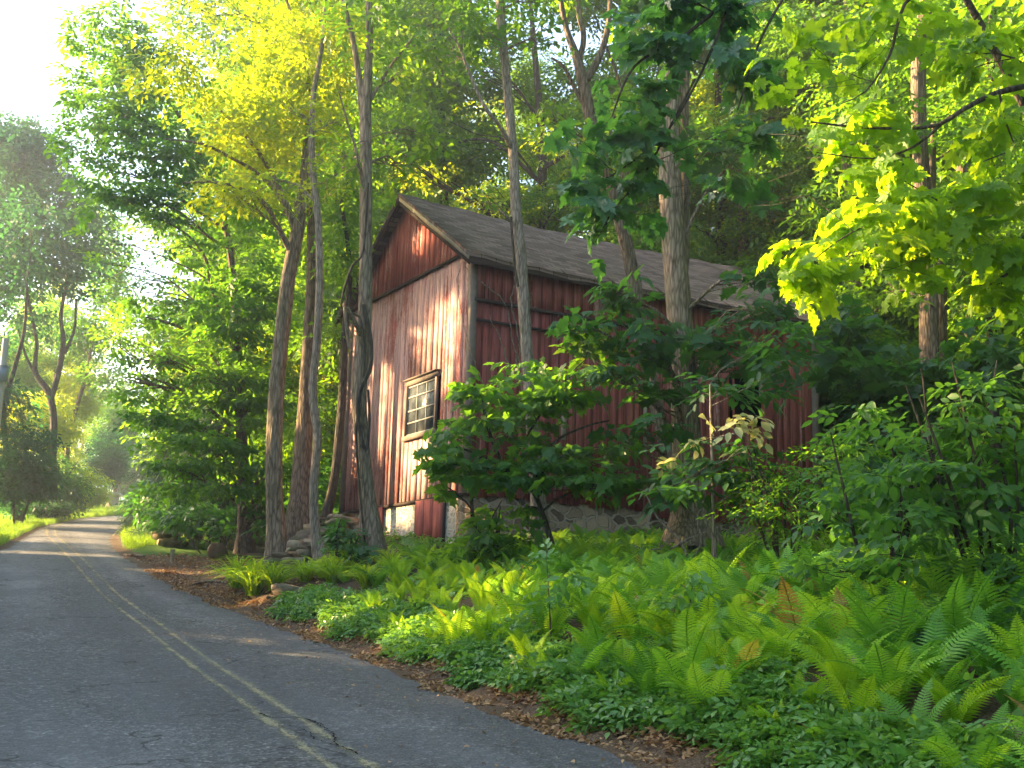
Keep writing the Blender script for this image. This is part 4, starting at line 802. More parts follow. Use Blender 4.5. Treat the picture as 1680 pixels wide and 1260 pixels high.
# bare woody vines on the barn corner and dead branches by the thick trunk
mb = MB()
for pts, r in (([(896, 860), (880, 800), (850, 640), (846, 560), (832, 500), (840, 460), (828, 430)], .022), ([(850, 640), (835, 560), (822, 500), (790, 470), (770, 440)], .016), ([(845, 570), (856, 520), (850, 480), (838, 455)], .014), ([(830, 610), (815, 560), (795, 520)], .016), ([(790, 640), (776, 560), (760, 470), (765, 440)], .012)):
    P = []
    for u, v in pts:
        x, z, w_ = on_side(u, v)
        if x < .05: q = on_gable(u, v); w_ = q[2] - sdir * .12
        else: w_ = w_ - gdir * .14
        P.append(w_)
    P = catmull(P, .08); P = P + RNG.normal(0, .012, P.shape); mb.tube(P, np.linspace(r, r * .5, len(P)), 6)
o = mk('climbing_vine', np.concatenate(mb.V), mb.F, B_PALE, None, smooth=True); meta(o, 'bare twisting vine stems climbing the near corner of the barn', 'vine')
mb = MB()
for pts, r in (([(1130, 915), (1110, 880), (1080, 850), (1062, 820), (1055, 800)], .022), ([(1135, 920), (1150, 880), (1145, 850), (1160, 820)], .018), ([(1100, 900), (1140, 880), (1190, 860), (1240, 850)], .016), ([(1105, 885), (1060, 905), (1040, 895)], .014), ([(1145, 915), (1138, 940), (1150, 955)], .016)):
    P = catmull([PX(u, v, 17.4 + .05 * k) for k, (u, v) in enumerate(pts)], .1); P = P + RNG.normal(0, .014, P.shape); mb.tube(P, np.linspace(r, r * .35, len(P)), 6)
o = mk('dead_branch', np.concatenate(mb.V), mb.F, B_PALE, None, smooth=True); meta(o, 'bare dead branches lying at the foot of the thickest grey trunk', 'branch')

# ------------------------------------------------------------------ woodland behind: individual trees
def wood_proto(seed, h, r, low, mat, tmpl, size, n_cl, dens, bark, lean=.4):
    r0 = np.random.default_rng(seed); z = 0
    stem = np.array([(r0.normal(0, lean) * t, r0.normal(0, lean) * t, h * t, .21 * (1 - .8 * t)) for t in np.linspace(0, 1, 7)]); stem[0, :2] = 0
    cs = []
    for k in range(n_cl):
        t = low + (1 - low) * (k + .5) / n_cl; a = k * 2.4 + seed; q = r * (.75 if t < .8 else .4) * r0.uniform(.3, 1)
        s = r * r0.uniform(.38, .58) * (1.1 - .35 * t); cs.append(((math.cos(a) * q, math.sin(a) * q, h * t), (s, s, s * .62), int(dens * s * s * 2 / size ** 2), .42))
    return dict(stem=stem, cs=cs, mat=mat, tmpl=tmpl, size=size, bark=bark)
def build_wood(p, loc, label, group, name, mats=None):
    root = empty(name, (0, 0, 0), label, 'tree', group)
    S = catmull(p['stem'], .6); S[0, 2] -= .4; v, f = tube(S[:, :3], S[:, 3], 12, .06)
    (BV, BF), (V, F, rn) = grow(S, p['cs'], .05, p['tmpl'], p['size'], 0, .55, False, 3); o1 = mk('trunk', np.concatenate([v, BV]), np.concatenate([f, BF + len(v)]), p['bark'], root, smooth=True, loc=(0, 0, 0)); o3 = mk('crown', V, F, p['mat'], root, rnd=rn, loc=(0, 0, 0))
    root.location = loc; return root
def copy_thing(root, loc, rz, sc, label=None, mat=None):
    r = root.copy(); C.objects.link(r); r.location = loc; r.rotation_euler = (0, 0, rz); r.scale = (sc, sc, sc)
    if label: r['label'] = label
    for ch in root.children:
        c = ch.copy(); C.objects.link(c); c.parent = r
        if mat and ch.name.startswith('crown'):
            c.data = mat_mesh(ch.data, mat)
    return r
_mm = {}
def mat_mesh(me, mat):
    k = (me.name, mat.name)
    if k not in _mm: m2 = me.copy(); m2.materials.clear(); m2.materials.append(mat); _mm[k] = m2
    return _mm[k]
GA = 'tall green trees in the wood behind the barn'; LA = 'tall green tree in the wood behind and beside the barn'
protos = [build_wood(wood_proto(11 + k, 21 + k, 3.6, .10, L_WOOD, S_KITE, .42, 24, 11, (B_BROWN, B_DARK, B_GREY)[k % 3]), (0, 0, 0), LA, GA, 'woodland_tree') for k in range(4)]
spots = []
rr_ = random.Random(21)
def barn_far(x, y):
    p = np.array([x, y, 0]) - [BX[0], BX[1], 0]; a, b = p @ sdir, p @ gdir
    return max(-a, a - BL, -b, b - BW)
for row, (y, step) in enumerate([(34, 4.2), (39, 4.4), (45, 4.8), (52, 5.2), (60, 6)]):
    x = -.30 * y + (row % 2) * 2
    while x < .46 * y + 2:
        X_, Y_ = x + rr_.uniform(-1, 1), y + rr_.uniform(-1.5, 1.5)
        if barn_far(X_, Y_) > 2.6 and X_ > xr(Y_) + 3: spots.append((X_, Y_))
        x += step
for X_, Y_ in ((10.5, 27), (12.5, 31), (9.5, 33.5), (8.8, 29.5), (13.8, 35), (14.5, 29)): spots.append((X_, Y_))
used = set()
for i, (x, y) in enumerate(spots):
    k = i % 4; loc = (x, y, float(gz(x, y)) - .1); sc = rr_.uniform(.9, 1.12) * (.70 if 0.0 < x / y < .15 else 1)
    # leave the sky gap above the antler-forked tree
    if k not in used: protos[k].location = loc; protos[k].rotation_euler = (0, 0, rr_.uniform(0, 6.28)); used.add(k)
    else: copy_thing(protos[k], loc, rr_.uniform(0, 6.28), sc, None, L_YELL if (i % 3 == 1 and y > 36) else None)  # some far crowns take the leaf colour with sunlight put in
for x, y in ((9.5, 13), (12.5, 17), (10.5, 6.5), (13.5, 10), (12, 22), (3, -7), (9, -3), (-4, -9), (15, 14)):  # unseen trees added round the viewpoint to dim the sky light
    copy_thing(protos[len(spots) % 4], (x, y, float(gz(x, y)) - .1), x * 2.1, 1.0, 'unseen tall tree added beside and behind the view to dim the sky light')['group'] = 'unseen trees added around the viewpoint'
T = [trunk_pts([(880, 560, 22), (884, 400, 20), (890, 260, 16), (880, 120, 12), (870, 0, 8)], 33.5), trunk_pts([(888, 300, 9), (800, 230, 6), (700, 250, 4)], 32.5), trunk_pts([(886, 280, 9), (980, 220, 6), (1040, 190, 4)], 32.5)]
T[0][0, 2] = float(gz(T[0][0, 0], T[0][0, 1])); 
tree('sunlit_tree', 'tree behind the barn with a sunlit yellow green crown above the roof ridge', 'tree', T, cl([(760, 210, 31.5, 90, 50, 1.6, 9, .45), (900, 260, 31.5, 90, 40, 1.5, 8, .45), (680, 270, 31.5, 70, 36, 1.2, 8, .45), (1000, 200, 32, 50, 50, 1.4, 5, .55), (820, 330, 32, 80, 28, 1.2, 8, .45), (800, 110, 32, 80, 50, 1.4, 8, .5), (930, 330, 32, 70, 28, 1.2, 8, .45)], .38), L_YELL, S_KITE, .38, B_DARK, 0, .6)
T = [trunk_pts([(1190, 560, 22), (1184, 400, 20), (1176, 260, 16), (1180, 120, 12), (1190, 0, 8)], 34), trunk_pts([(1180, 300, 9), (1260, 230, 6), (1330, 200, 4)], 33)]
T[0][0, 2] = float(gz(T[0][0, 0], T[0][0, 1]))
tree('sunlit_tree', 'tree behind the far end of the barn, sunlit crown right of the thickest trunk', 'tree', T, cl([(1180, 220, 33, 80, 50, 1.6, 9, .45), (1080, 330, 33, 60, 40, 1.3, 8, .45), (1270, 280, 33, 80, 50, 1.5, 8, .45), (1330, 170, 33, 80, 60, 1.5, 8, .45), (1210, 100, 33, 80, 50, 1.5, 7, .5), (1250, 380, 33, 80, 30, 1.2, 8, .45)], .38), L_YELL, S_KITE, .38, B_DARK, 0, .6)
# far left trees beyond the road
GB = 'trees on the far side of the road bend'
lf = [(-24, 62, L_YELL, 1.0), (-29, 70, L_YELL, .95), (-19, 84, L_WOOD, .8), (-14.5, 96, L_YELL, .85), (-36, 74, L_WOOD, .9), (-33, 92, L_YELL, .9), (-24, 100, L_WOOD, .8), (-42, 98, L_WOOD, .9), (-2, 72, L_WOOD, .8), (-7, 92, L_WOOD, .9), (-16, 112, L_WOOD, .9), (-28, 118, L_YELL, .95), (-40, 122, L_WOOD, .95), (-4, 63, L_WOOD, .8), (-52, 110, L_WOOD, 1.0), (-4, 108, L_WOOD, .9)]
for i, (x, y, m_, sc) in enumerate(lf):
    copy_thing(protos[i % 4], (x, y, float(gz(x, y)) - .1), i * 1.7, sc * .62 if x < -12 else sc * .8, 'sunlit tree on the far side of the road bend', m_)['group'] = GB
# big hazy tree at the left edge
T = [stemline([(84, 838, 16), (88, 790, 14), (86, 740, 13), (88, 690, 13), (80, 645, 12), (58, 610, 9), (60, 560, 7), (48, 500, 6), (40, 430, 4)], 50), stemline([(84, 655, 10), (96, 610, 10), (104, 560, 9), (100, 520, 7), (110, 460, 5)], 50), stemline([(106, 580, 6), (122, 540, 5), (125, 490, 4)], 50), stemline([(80, 650, 6), (45, 590, 5), (30, 540, 4)], 50)]
s_ = .62
tree('hazy_roadside_tree', 'tall bluish hazy tree at the left with a dark forked trunk over the road', 'tree', T,
     cl([(60, 250, 50, 60, 55, 3, 22, .3), (20, 300, 50, 60, 70, 3, 22, .3), (110, 330, 50, 60, 50, 3, 18, .35), (60, 400, 50, 90, 50, 3, 20, .3), (20, 230, 50, 40, 40, 3, 18, .3), (110, 450, 50, 60, 40, 3, 13, .4), (20, 470, 50, 50, 50, 3, 14, .4), (-20, 400, 50, 50, 120, 3, 14), (150, 400, 52, 50, 60, 3, 12, .45), (40, 540, 50, 60, 36, 2.5, 11, .45), (10, 250, 51, 50, 60, 3, 16, .35)], s_), L_BLUE, S_KITE, s_, B_DARK, 0, .55, sink=1.6)
T = [stemline([(30, 845, 12), (8, 720, 11), (8, 660, 9), (25, 600, 8), (40, 540, 6), (44, 470, 4)], 46)]
tree('leaning_roadside_tree', 'dark leaning tree trunk at the left edge beside the pale pole', 'tree', T, cl([(20, 430, 46, 60, 45, 2.5, 9, .45), (60, 360, 46, 70, 40, 2.5, 8, .45), (30, 660, 46, 40, 35, 2, 9)], s_), L_BLUE, S_KITE, s_, B_DARK, 0, .55, n=12, sink=1.6)
T = [stemline([(112, 830, 10), (110, 780, 9), (112, 720, 8), (122, 680, 8), (140, 620, 7), (150, 570, 5), (158, 520, 3)], 58)]
tree('slanting_roadside_tree', 'slanting trunk rising to the right above the yellow lit bushes by the road', 'tree', T, cl([(150, 530, 58, 50, 45, 2.5, 8, .45), (170, 430, 58, 50, 60, 2.5, 9, .45), (175, 620, 58, 40, 40, 2, 8, .45), (160, 340, 58, 50, 50, 2.5, 12, .4), (140, 540, 58, 40, 30, 2, 10, .45), (190, 480, 58, 40, 60, 2.2, 14, .35), (120, 560, 60, 50, 40, 2.4, 14, .35), (70, 520, 60, 50, 40, 2.4, 12, .4)], s_), L_MAPLE, S_KITE, s_, B_BROWN, 0, .55, n=12, sink=1.6)
# hemlock-like dark boughs
conifer('hemlock_tree', 'dark feathery hemlock behind the pole at the left edge', -21.5, 44, 12.5, 4.2, L_PINE, None, .38, 5, 8000, .36)
# bushes at the left roadside
for i, (u, v, d, du, dv, dd, m_, lb) in enumerate([(30, 760, 44, 60, 75, 2.2, L_BLUE, 'dark bluish bush at the left edge of the road bend'), (95, 790, 52, 40, 45, 1.8, L_DARK, 'dark green bush between the two left trunks'), (135, 800, 62, 38, 38, 1.6, L_YELL, 'bright yellow sunlit bush beside the road bend'), (60, 690, 56, 60, 50, 2.2, L_YELL, 'yellow lit leafy bush behind the dark forked trunk'), (175, 750, 74, 32, 50, 1.8, L_BLUE, 'pale hazy bush where the road disappears'), (100, 640, 66, 60, 60, 2.5, L_YELL, 'tall yellow green thicket behind the slanting trunk'), (190, 690, 80, 40, 60, 2.5, L_MAPLE, 'green thicket at the far end of the road'), (235, 770, 92, 45, 60, 2.5, L_DARK, 'dark green thicket closing the view behind the end of the road'), (20, 600, 60, 50, 50, 2.5, L_MAPLE, 'tall green thicket behind the pale pole'), (70, 830, 50, 60, 14, 1.2, L_DARK, 'low dark hedge at the foot of the dark forked trunk')]):
    shrub(lb, stems_at(u, v + dv, d, 6, 1.0, 2.4, .04), cl([(u, v, d, du, dv, dd, 26, .25), (u + du * .5, v + dv * .35, d, du * .6, dv * .5, dd * .7, 22, .25), (u - du * .5, v + dv * .45, d, du * .6, dv * .45, dd * .7, 22, .25)], .42), m_, S_KITE, .42, 0, d, group='bushes along the left of the road')

# unseen trees added across the road to shade and dapple the sunlight
for i, (x, y, sc) in enumerate([(-13.5, 11.5, .50), (-15.5, 17, .55), (-19, 23, .58), (-22, 30, .62), (-12.5, 5.5, .5), (-26, 26, .7), (-21, 13, .66), (-13, -1, .5), (-18.5, 27, .66), (-23, 33.5, .7), (-16.5, 20.5, .6), (-22, 25, .75), (-25, 31, .75), (-18, 14.5, .7), (-16, 11, .85), (-14, 8, .8), (-20, 17, .85)]):
    p_ = protos[i % 4]; r = empty('added_shade_tree', (x, y, float(gz(x, y)) - .1), 'unseen tree added across the road to shade the barn', 'tree', 'unseen trees added across the road')
    M = Matrix.LocRotScale(Vector((x, y, float(gz(x, y)) - .1)), Matrix.Rotation(i * 1.3, 3, 'Z').to_quaternion(), (sc * 1.25, sc * 1.25, sc)); A = np.array(M)
    tr_ = [c for c in p_.children if c.name.startswith('trunk')][0]; cr_ = [c for c in p_.children if c.name.startswith('crown')][0]
    nv = len(tr_.data.vertices); a = np.empty(nv * 3, np.float32); tr_.data.vertices.foreach_get('co', a); a = a.reshape(-1, 3) @ A[:3, :3].T + A[:3, 3]
    fq = np.empty(len(tr_.data.loops), np.int32); tr_.data.loops.foreach_get('vertex_index', fq); mk('trunk', a, fq.reshape(-1, 4), B_BROWN, r, smooth=True)
    nv = len(cr_.data.vertices); a = np.empty(nv * 3, np.float32); cr_.data.vertices.foreach_get('co', a); a = a.reshape(-1, 3) @ A[:3, :3].T + A[:3, 3]
    nvs = len(S_KITE[0]); Q = a.reshape(-1, nvs, 3); k = keep_mask(Q.mean(1)); Q = Q[k]
    F = (S_KITE[1][None] + (np.arange(len(Q)) * nvs)[:, None, None]).reshape(-1, 3); mk('crown', Q.reshape(-1, 3), F, L_WOOD, r, rnd=np.repeat(RNG.uniform(0, 1, len(Q)), nvs))

# ------------------------------------------------------------------ ferns
def frond_mesh(L, bend, npair=22):
    """one frond along +x rising then arching; returns V, F"""
    V, F, n = [], [], 0; t = np.linspace(0, 1, npair + 4)
    ang = R_(80) - bend * t ** 1.2; dx = np.cos(ang); dz = np.sin(ang); X_ = np.concatenate([[0], np.cumsum(dx)[:-1]]) * L / len(t); Z_ = np.concatenate([[0], np.cumsum(dz)[:-1]]) * L / len(t)
    for i in range(2, len(t)):
        w_ = L * .21 * math.sin(math.pi * min(1, (t[i] * .92 + .10)) ** .85) ** .8 * (1 - .3 * t[i]); w_ = max(w_, .01) * rs.uniform(.9, 1.08)
        d = np.array([dx[i], 0, dz[i]]); up = np.array([-dz[i], 0, dx[i]]); c = np.array([X_[i], 0, Z_[i]]); hw = L / len(t) * .44
        for s in (-1, 1):
            out = np.array([0, s, 0]) * .93 + d * .32; tip = c + out * w_ + up * (-.10 * w_) ; mid = c + out * w_ * .5 + up * .05 * w_
            V += [c - d * hw * .7, c + d * hw * .9, mid + d * hw * .85, tip, mid - d * hw * .85]; F += [[n, n + 4, n + 2, n + 1], [n + 4, n + 3, n + 2]] if s > 0 else [[n, n + 1, n + 2, n + 4], [n + 4, n + 2, n + 3]]; n += 5
    r = L * .006
    for i in range(len(t)): V += [(X_[i], -r, Z_[i]), (X_[i], r, Z_[i]), (X_[i], 0, Z_[i] - r * 1.5)]
    for i in range(len(t) - 1):
        a = n + i * 3; F += [[a, a + 1, a + 4, a + 3], [a + 1, a + 2, a + 5, a + 4], [a + 2, a, a + 3, a + 5]]
    return np.array(V, float), F
def fern_data(k, mat):
    rr = random.Random(k); V, F, n, rn = [], [], 0, []
    for i in range(rr.randint(7, 10)):
        L = rr.uniform(.62, .95); v, f = frond_mesh(L, R_(rr.uniform(48, 100)), 22); a = i * 2.4 + rr.uniform(-.4, .4); ca, sa = math.cos(a), math.sin(a); tw = rr.uniform(-.35, .35)
        v = v @ np.array([[1, 0, 0], [0, math.cos(tw), math.sin(tw)], [0, -math.sin(tw), math.cos(tw)]]); v = v @ np.array([[ca, sa, 0], [-sa, ca, 0], [0, 0, 1]]) + [ca * .04, sa * .04, 0]
        V.append(v); F += [[j + n for j in q_] for q_ in f]; n += len(v); rn.append(np.full(len(v), rr.random()))
    o = mk('fern', np.concatenate(V), F, mat, None, rnd=np.concatenate(rn)); return o
FP = [fern_data(k, L_FERN) for k in range(5)]; FY = [fern_data(k + 9, L_FERNY) for k in range(2)]; FD = [fern_data(k + 20, L_FERND) for k in range(3)]; di = set()
LFd = 'darker green fern growing in patches across the fern bank'
GF = 'ferns covering the bank between road and barn'; LFn = 'green ostrich fern among the ferns covering the bank beside the road'; LFy = 'yellow green fern at the sunny road edge of the fern bank'
cand = []; rr = random.Random(5)
# rows of ferns set out over the bank
pts = []
for tr in range(45000):
    y = rr.uniform(4.3, 25); x = rr.uniform(-3.5, 9)
    s = (x - float(xr(y))) * .9
    lim = .34 if y < 17 else 1.2
    if s < lim or s > 9 or x > .47 * y + .5 or barn_far(x, y) < 1.3 or (y > 20.5 and x < -1.5): continue
    if any((x - a) ** 2 + (y - b) ** 2 < (.33 if y < 11 else .38 if s < 5 else .46) ** 2 for a, b in pts): continue
    # the dim hollow under the shrubs carries few ferns
    if x > .28 * y and y > 9.5 and rr.random() < .6: continue
    pts.append((x, y))
pts.sort(key=lambda p: p[1]); fi = set(); yi = set(); rest = pts[296:]; pts = pts[:296]
for i, (x, y) in enumerate(pts):
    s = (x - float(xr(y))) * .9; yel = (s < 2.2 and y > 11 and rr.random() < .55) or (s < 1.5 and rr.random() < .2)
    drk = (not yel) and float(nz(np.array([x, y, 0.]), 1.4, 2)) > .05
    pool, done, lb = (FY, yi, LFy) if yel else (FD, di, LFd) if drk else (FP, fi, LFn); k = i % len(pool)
    if k not in done: o = pool[k]; done.add(k)
    else: o = pool[k].copy(); C.objects.link(o)
    o.location = (x, y, float(gz(x, y)) - .03); sc = rr.uniform(.6, 1.05) * (.85 if y < 9 else 1) * (1.0 if s > 1.0 else .8) * (1 if y < 14 else .68); o.scale = (sc, sc, sc * rr.uniform(.85, 1.1)); o.rotation_euler = (rr.uniform(-.12, .12), rr.uniform(-.12, .12) - .1, rr.uniform(0, 6.28))
    meta(o, lb, 'fern', GF)

RV, RF, RN, rn_ = [], [], 0, []
for i, (x, y) in enumerate(rest):
    me = FP[i % 5].data; nv = len(me.vertices); a = np.empty(nv * 3, np.float32); me.vertices.foreach_get('co', a); a = a.reshape(-1, 3); sc = rr.uniform(.45, .7); t_ = rr.uniform(0, 6.28)
    ft = np.empty(len(me.loops), np.int32); me.loops.foreach_get('vertex_index', ft); lt = np.empty(len(me.polygons), np.int32); me.polygons.foreach_get('loop_total', lt)
    a = (a * sc) @ np.array([[math.cos(t_), math.sin(t_), 0], [-math.sin(t_), math.cos(t_), 0], [0, 0, 1]]) + [x, y, float(gz(x, y)) - .03]; RV.append(a)
    k4 = np.repeat(lt == 4, lt); RF.append(ft[k4].reshape(-1, 4) + RN); RF.append(ft[~k4].reshape(-1, 3) + RN); RN += nv; rn_.append(np.full(nv, rr.random()))
meta(mk('ferns', np.concatenate(RV), RF, L_FERN, None, rnd=np.concatenate(rn_)), 'carpet of small ferns farther up the bank towards the barn and the wood', 'ferns', None, 'stuff')
# ------------------------------------------------------------------ ground cover, litter, grass (stuff)
def scatter(name, n, fn, tmpl, size, mat, tilt, h=(0, .1), label=None, cat=None, jr=1.0, cull=False):
    P = fn(n); P[:, 2] = np.where((P[:, 0] < xr(P[:, 1]) + .06) & (P[:, 0] > xl(P[:, 1])), zr(P[:, 1]) - .02, gz(P[:, 0], P[:, 1])) + RNG.uniform(h[0], h[1], len(P)) * (.4 + .6 * (.5 + .5 * nz(P, 2.2)))
    D = RNG.normal(0, 1, (len(P), 3)) * [1, 1, .05]; V, F, rn = leaves_at(P, D, tmpl, size, tilt, None, jr)
    o = mk(name, V, F, mat, None, rnd=rn); return meta(o, label, cat, None, 'stuff')
def edge_band(y0, y1, s0, s1, pw=1.0, p2=1.6):
    def f(n):
        y = y0 + (y1 - y0) * RNG.uniform(0, 1, n) ** p2; s = s0 + (s1 - s0) * RNG.uniform(0, 1, n) ** pw + .10 * np.sin(y * 3) + .06 * np.sin(y * 7.7); return np.stack([xr(y) + s, y, 0 * y], -1)
    return f
scatter('ground_cover', 12000, edge_band(4.5, 19, .1, 1.0, 1.0), S_OVAL, .15, L_IVY, .5, (.02, .26), 'low creeping leafy ground cover between the leaf litter and the ferns', 'ground cover')
scatter('ground_cover', 6000, edge_band(6, 24, 1.6, 9.0, 1.0, 1.2), S_OVAL, .22, L_IVY, .5, (.02, .22), 'creeping leaves on the soil beneath the ferns', 'ground cover')
SINGLE = sprig(OVAL, [(0, 0, 0, 0, 0, 1)], rs)
scatter('leaf_litter', 19000, edge_band(4.5, 26, -.26, .28, .8), SINGLE, .055, L_DEAD, .55, (.005, .03), 'brown and tan fallen leaves strewn along the right edge of the road', 'leaf litter')
scatter('leaf_litter', 2600, lambda n: (lambda y, x: np.stack([x, y, 0 * y], -1))(*(lambda y: (y, xr(y) + RNG.uniform(0, 3.4, n)))(RNG.uniform(19.5, 30, n))), SINGLE, .08, L_DEAD, .5, (.005, .03), 'fallen leaves and chips on the bare earth clearing left of the trunks', 'leaf litter')
P_ = edge_band(5, 18, -2.6, -.1, .4)(260); P_[:, 2] = zr(P_[:, 1]) + .012; D_ = RNG.normal(0, 1, (260, 3)) * [1, 1, 0]; V, F, rn = leaves_at(P_, D_, SINGLE, .05, .35, None, 1); meta(mk('leaf_litter', V, F, L_DEAD, None, rnd=rn), 'scattered single fallen leaves lying out on the asphalt', 'leaf litter', None, 'stuff')
BLADE = (np.array([(0, -.015, 0), (0, .015, 0), (.22, .02, .5), (.22, -.02, .5), (.6, .013, .8), (.6, -.013, .8), (1, 0, .68)], float), None)
BLF = np.array([[0, 1, 2], [0, 2, 3], [3, 2, 4], [3, 4, 5], [5, 4, 6]]); BL_ = (BLADE[0], BLF)
TUFT = sprig(BL_, [(rs.uniform(-.3, .3), rs.uniform(-.3, .3), 0, rs.uniform(0, 6.28), rs.uniform(-.5, .2), rs.uniform(.5, 1)) for _ in range(9)], rs)
def left_band(n):
    y = RNG.uniform(30, 82, n); return np.stack([xl(y) - .1 - RNG.uniform(0, 1, n) ** 1.6 * 8, y, 0 * y], -1)
scatter('grass', 15000, left_band, TUFT, .22, L_GRASS, .1, (0, .01), 'mown grass verge on the left of the road bend', 'grass')
WA, WB = onground(245, 897), onground(445, 905)
def rb(n):
    y = RNG.uniform(29.5, 60, n); x = xr(y) + .15 + RNG.uniform(0, 1, n) * 4.5; k = (x < WA[0] - .1) | (y > WA[1] + (x - WA[0]) / (WB[0] - WA[0]) * (WB[1] - WA[1]) + .3); k &= (y > 31.2) | (x < WA[0]); return np.stack([x, y, 0 * y], -1)[k]
scatter('grass', 9000, rb, TUFT, .25, L_GRASS, .1, (0, .01), 'green grass patch above the low stone wall right of the road bend', 'grass')
def wood_floor(n):
    y = RNG.uniform(29, 60, n); x = RNG.uniform(-9, 26, n); k = np.array([barn_far(a, b) > .8 for a, b in zip(x, y)]) & (x > xr(y) + 4); return np.stack([x, y, 0 * y], -1)[k]
scatter('undergrowth', 14000, wood_floor, S_OVAL, .6, L_DARK, .5, (.1, 2.6), 'dense dark undergrowth on the wood floor behind the barn', 'undergrowth')
def hollow(n):
    y = RNG.uniform(9, 27, n); x = RNG.uniform(2, 13, n); k = np.array([barn_far(a, b) > .7 for a, b in zip(x, y)]) & (x > .26 * y + .3); return np.stack([x, y, 0 * y], -1)[k]
scatter('undergrowth', 6000, hollow, S_OVAL, .3, L_DARK, .5, (.03, .7), 'shaded undergrowth in the dim hollow beneath the shrubs on the right', 'undergrowth')

def far_side(n):  # unseen thicket added beside the road to block low sun
    y = RNG.uniform(-6, 37, n); x = -.46 * np.maximum(y, 0) - 4.2 - RNG.uniform(0, 5, n) - .08 * y; P = np.stack([x, y, 0 * y], -1); return P
Pq = far_side(26000); Pq[:, 2] = gz(Pq[:, 0], Pq[:, 1]) + RNG.uniform(0, 1, len(Pq)) ** 1.2 * 4.6; Pq = Pq[keep_mask(Pq)]; V, F, rn = leaves_at(Pq, RNG.normal(0, 1, Pq.shape), S_KITE, .5, .6, None, 1)
meta(mk('undergrowth', V, F, L_WOOD, None, rnd=rn), 'unseen tall thicket added along the left of the road to block low sun', 'undergrowth', None, 'stuff')
# young broad leafed plants among the ferns
def weed(k, x, y, lb):
    b = np.array([x, y, float(gz(x, y))]); h = RNG.uniform(.6, 1.1); S = [np.array([(*b, .008), (*(b + [RNG.normal(0, .04), RNG.normal(0, .04), h * .5]), .006), (*(b + [RNG.normal(0, .08), RNG.normal(0, .08), h]), .003)])]
    cs = [(b + [RNG.normal(0, .08), RNG.normal(0, .08), h * t], (.24, .24, .07), 9, .0) for t in (.55, .75, .95)]
    tree('leafy_seedling', lb, 'plant', S, cs, L_IVY, S_OVAL, .24, B_BROWN, .12, .35, 'leafy seedlings standing among the ferns', 7, 2, sink=.05)
for k, (u, v) in enumerate(((905, 1010), (1130, 1010))):
    g = onground(u, v + 60); weed(k, g[0], g[1], 'young broad leafed seedling standing up among the ferns')
# lily clumps and strappy plants by the trunks
LT = sprig(BL_, [(rs.uniform(-.12, .12), rs.uniform(-.12, .12), 0, i * 2.4, rs.uniform(-.45, .35), rs.uniform(.6, 1)) for i in range(150)], rs)
def lily(u, v, d, s, lb):
    p = PX(u, v, d); p[2] = float(gz(p[0], p[1])); V = LT[0] * [s, s, s * .75]; V = V @ np.array(Matrix.Rotation(u * .1, 3, 'Z')).T + RNG.normal(0, .004, V.shape)
    meta(mk('daylily_clump', V, LT[1], L_LILY, None, rnd=np.clip(LT[2] / 70 + RNG.normal(0, .1, len(V)), 0, 1), loc=tuple(p)), lb, 'plant', 'strap leafed clumps beside the trunks')
for i, (u, v, s, lb) in enumerate([(415, 978, .85, 'largest strap leafed clump on the bare earth left of the thick leaning trunk'), (390, 965, .75, 'strap leafed clump at the left end of the row on the bare earth'), (448, 970, .7, 'strap leafed clump right at the foot of the thick leaning trunk'),
                               (500, 955, .55, 'strap leafed clump between the leaning trunk and the slender wavy trunk'), (545, 958, .6, 'strap leafed clump just right of the slender wavy trunk'), (575, 945, .6, 'strap leafed clump left of the vine covered trunk'), (640, 940, .55, 'strap leafed clump right of the vine covered trunk'), (600, 965, .55, 'strap leafed clump in front of the vine covered trunk')]):
    g = onground(u, v); lily(u, v, g[1], s * g[1] / 20, lb)

# ------------------------------------------------------------------ stones
def stones_mesh(spec):
    V, F, n, rn = [], [], 0, []
    for c, s, a in spec:
        bm = STB[RNG.integers(9)]; v = bm[0] * np.array(s) * 1.1
        ca, sa = math.cos(a), math.sin(a); v = v @ np.array([[ca, sa, 0], [-sa, ca, 0], [0, 0, 1]]) + c; V.append(v); F.append(bm[1] + n); n += len(v); rn.append(np.full(len(v), RNG.uniform()))
    return np.concatenate(V), np.concatenate(F), np.concatenate(rn)
import bmesh
def hull_stone(k):
    r0 = np.random.default_rng(k); b_ = bmesh.new()
    for q in r0.uniform(-1, 1, (16, 3)): b_.verts.new(q / max(.75, np.abs(q).max() ** .5))
    r_ = bmesh.ops.convex_hull(b_, input=b_.verts); bmesh.ops.delete(b_, geom=[v for v in b_.verts if not v.link_faces], context='VERTS')
    bmesh.ops.bevel(b_, geom=list(b_.edges), offset=.09, segments=2, affect='EDGES'); bmesh.ops.triangulate(b_, faces=b_.faces)
    b_.verts.ensure_lookup_table(); b_.verts.index_update()
    o = (np.array([v.co[:] for v in b_.verts]), np.array([[v.index for v in f.verts] for f in b_.faces])); b_.free(); return o
STB = [hull_stone(k) for k in range(9)]
def stone_mat():
    m, n, o = newmat('mossy_fieldstone'); tc = N(n, 'ShaderNodeTexCoord'); at = N(n, 'ShaderNodeAttribute', attribute_name='rnd'); a = noise(n, tc.outputs['Object'], 9, 6, .7); b = noise(n, tc.outputs['Object'], 2.5, 4)
    col = ramp(n, math_(n, 'ADD', math_(n, 'MULTIPLY', at.outputs['Fac'], .5), math_(n, 'MULTIPLY', a, .5)), [(.2, (.12, .095, .07)), (.55, (.25, .20, .15)), (.85, (.42, .35, .27))])
    col = mixc(n, ramp(n, b, [(.5, (0, 0, 0)), (.62, (.7, .7, .7))]), col, (.10, .13, .05)); pbsdf(n, o, col, .95, a, .8, .03, .1); return m
M_ROCK = stone_mat()
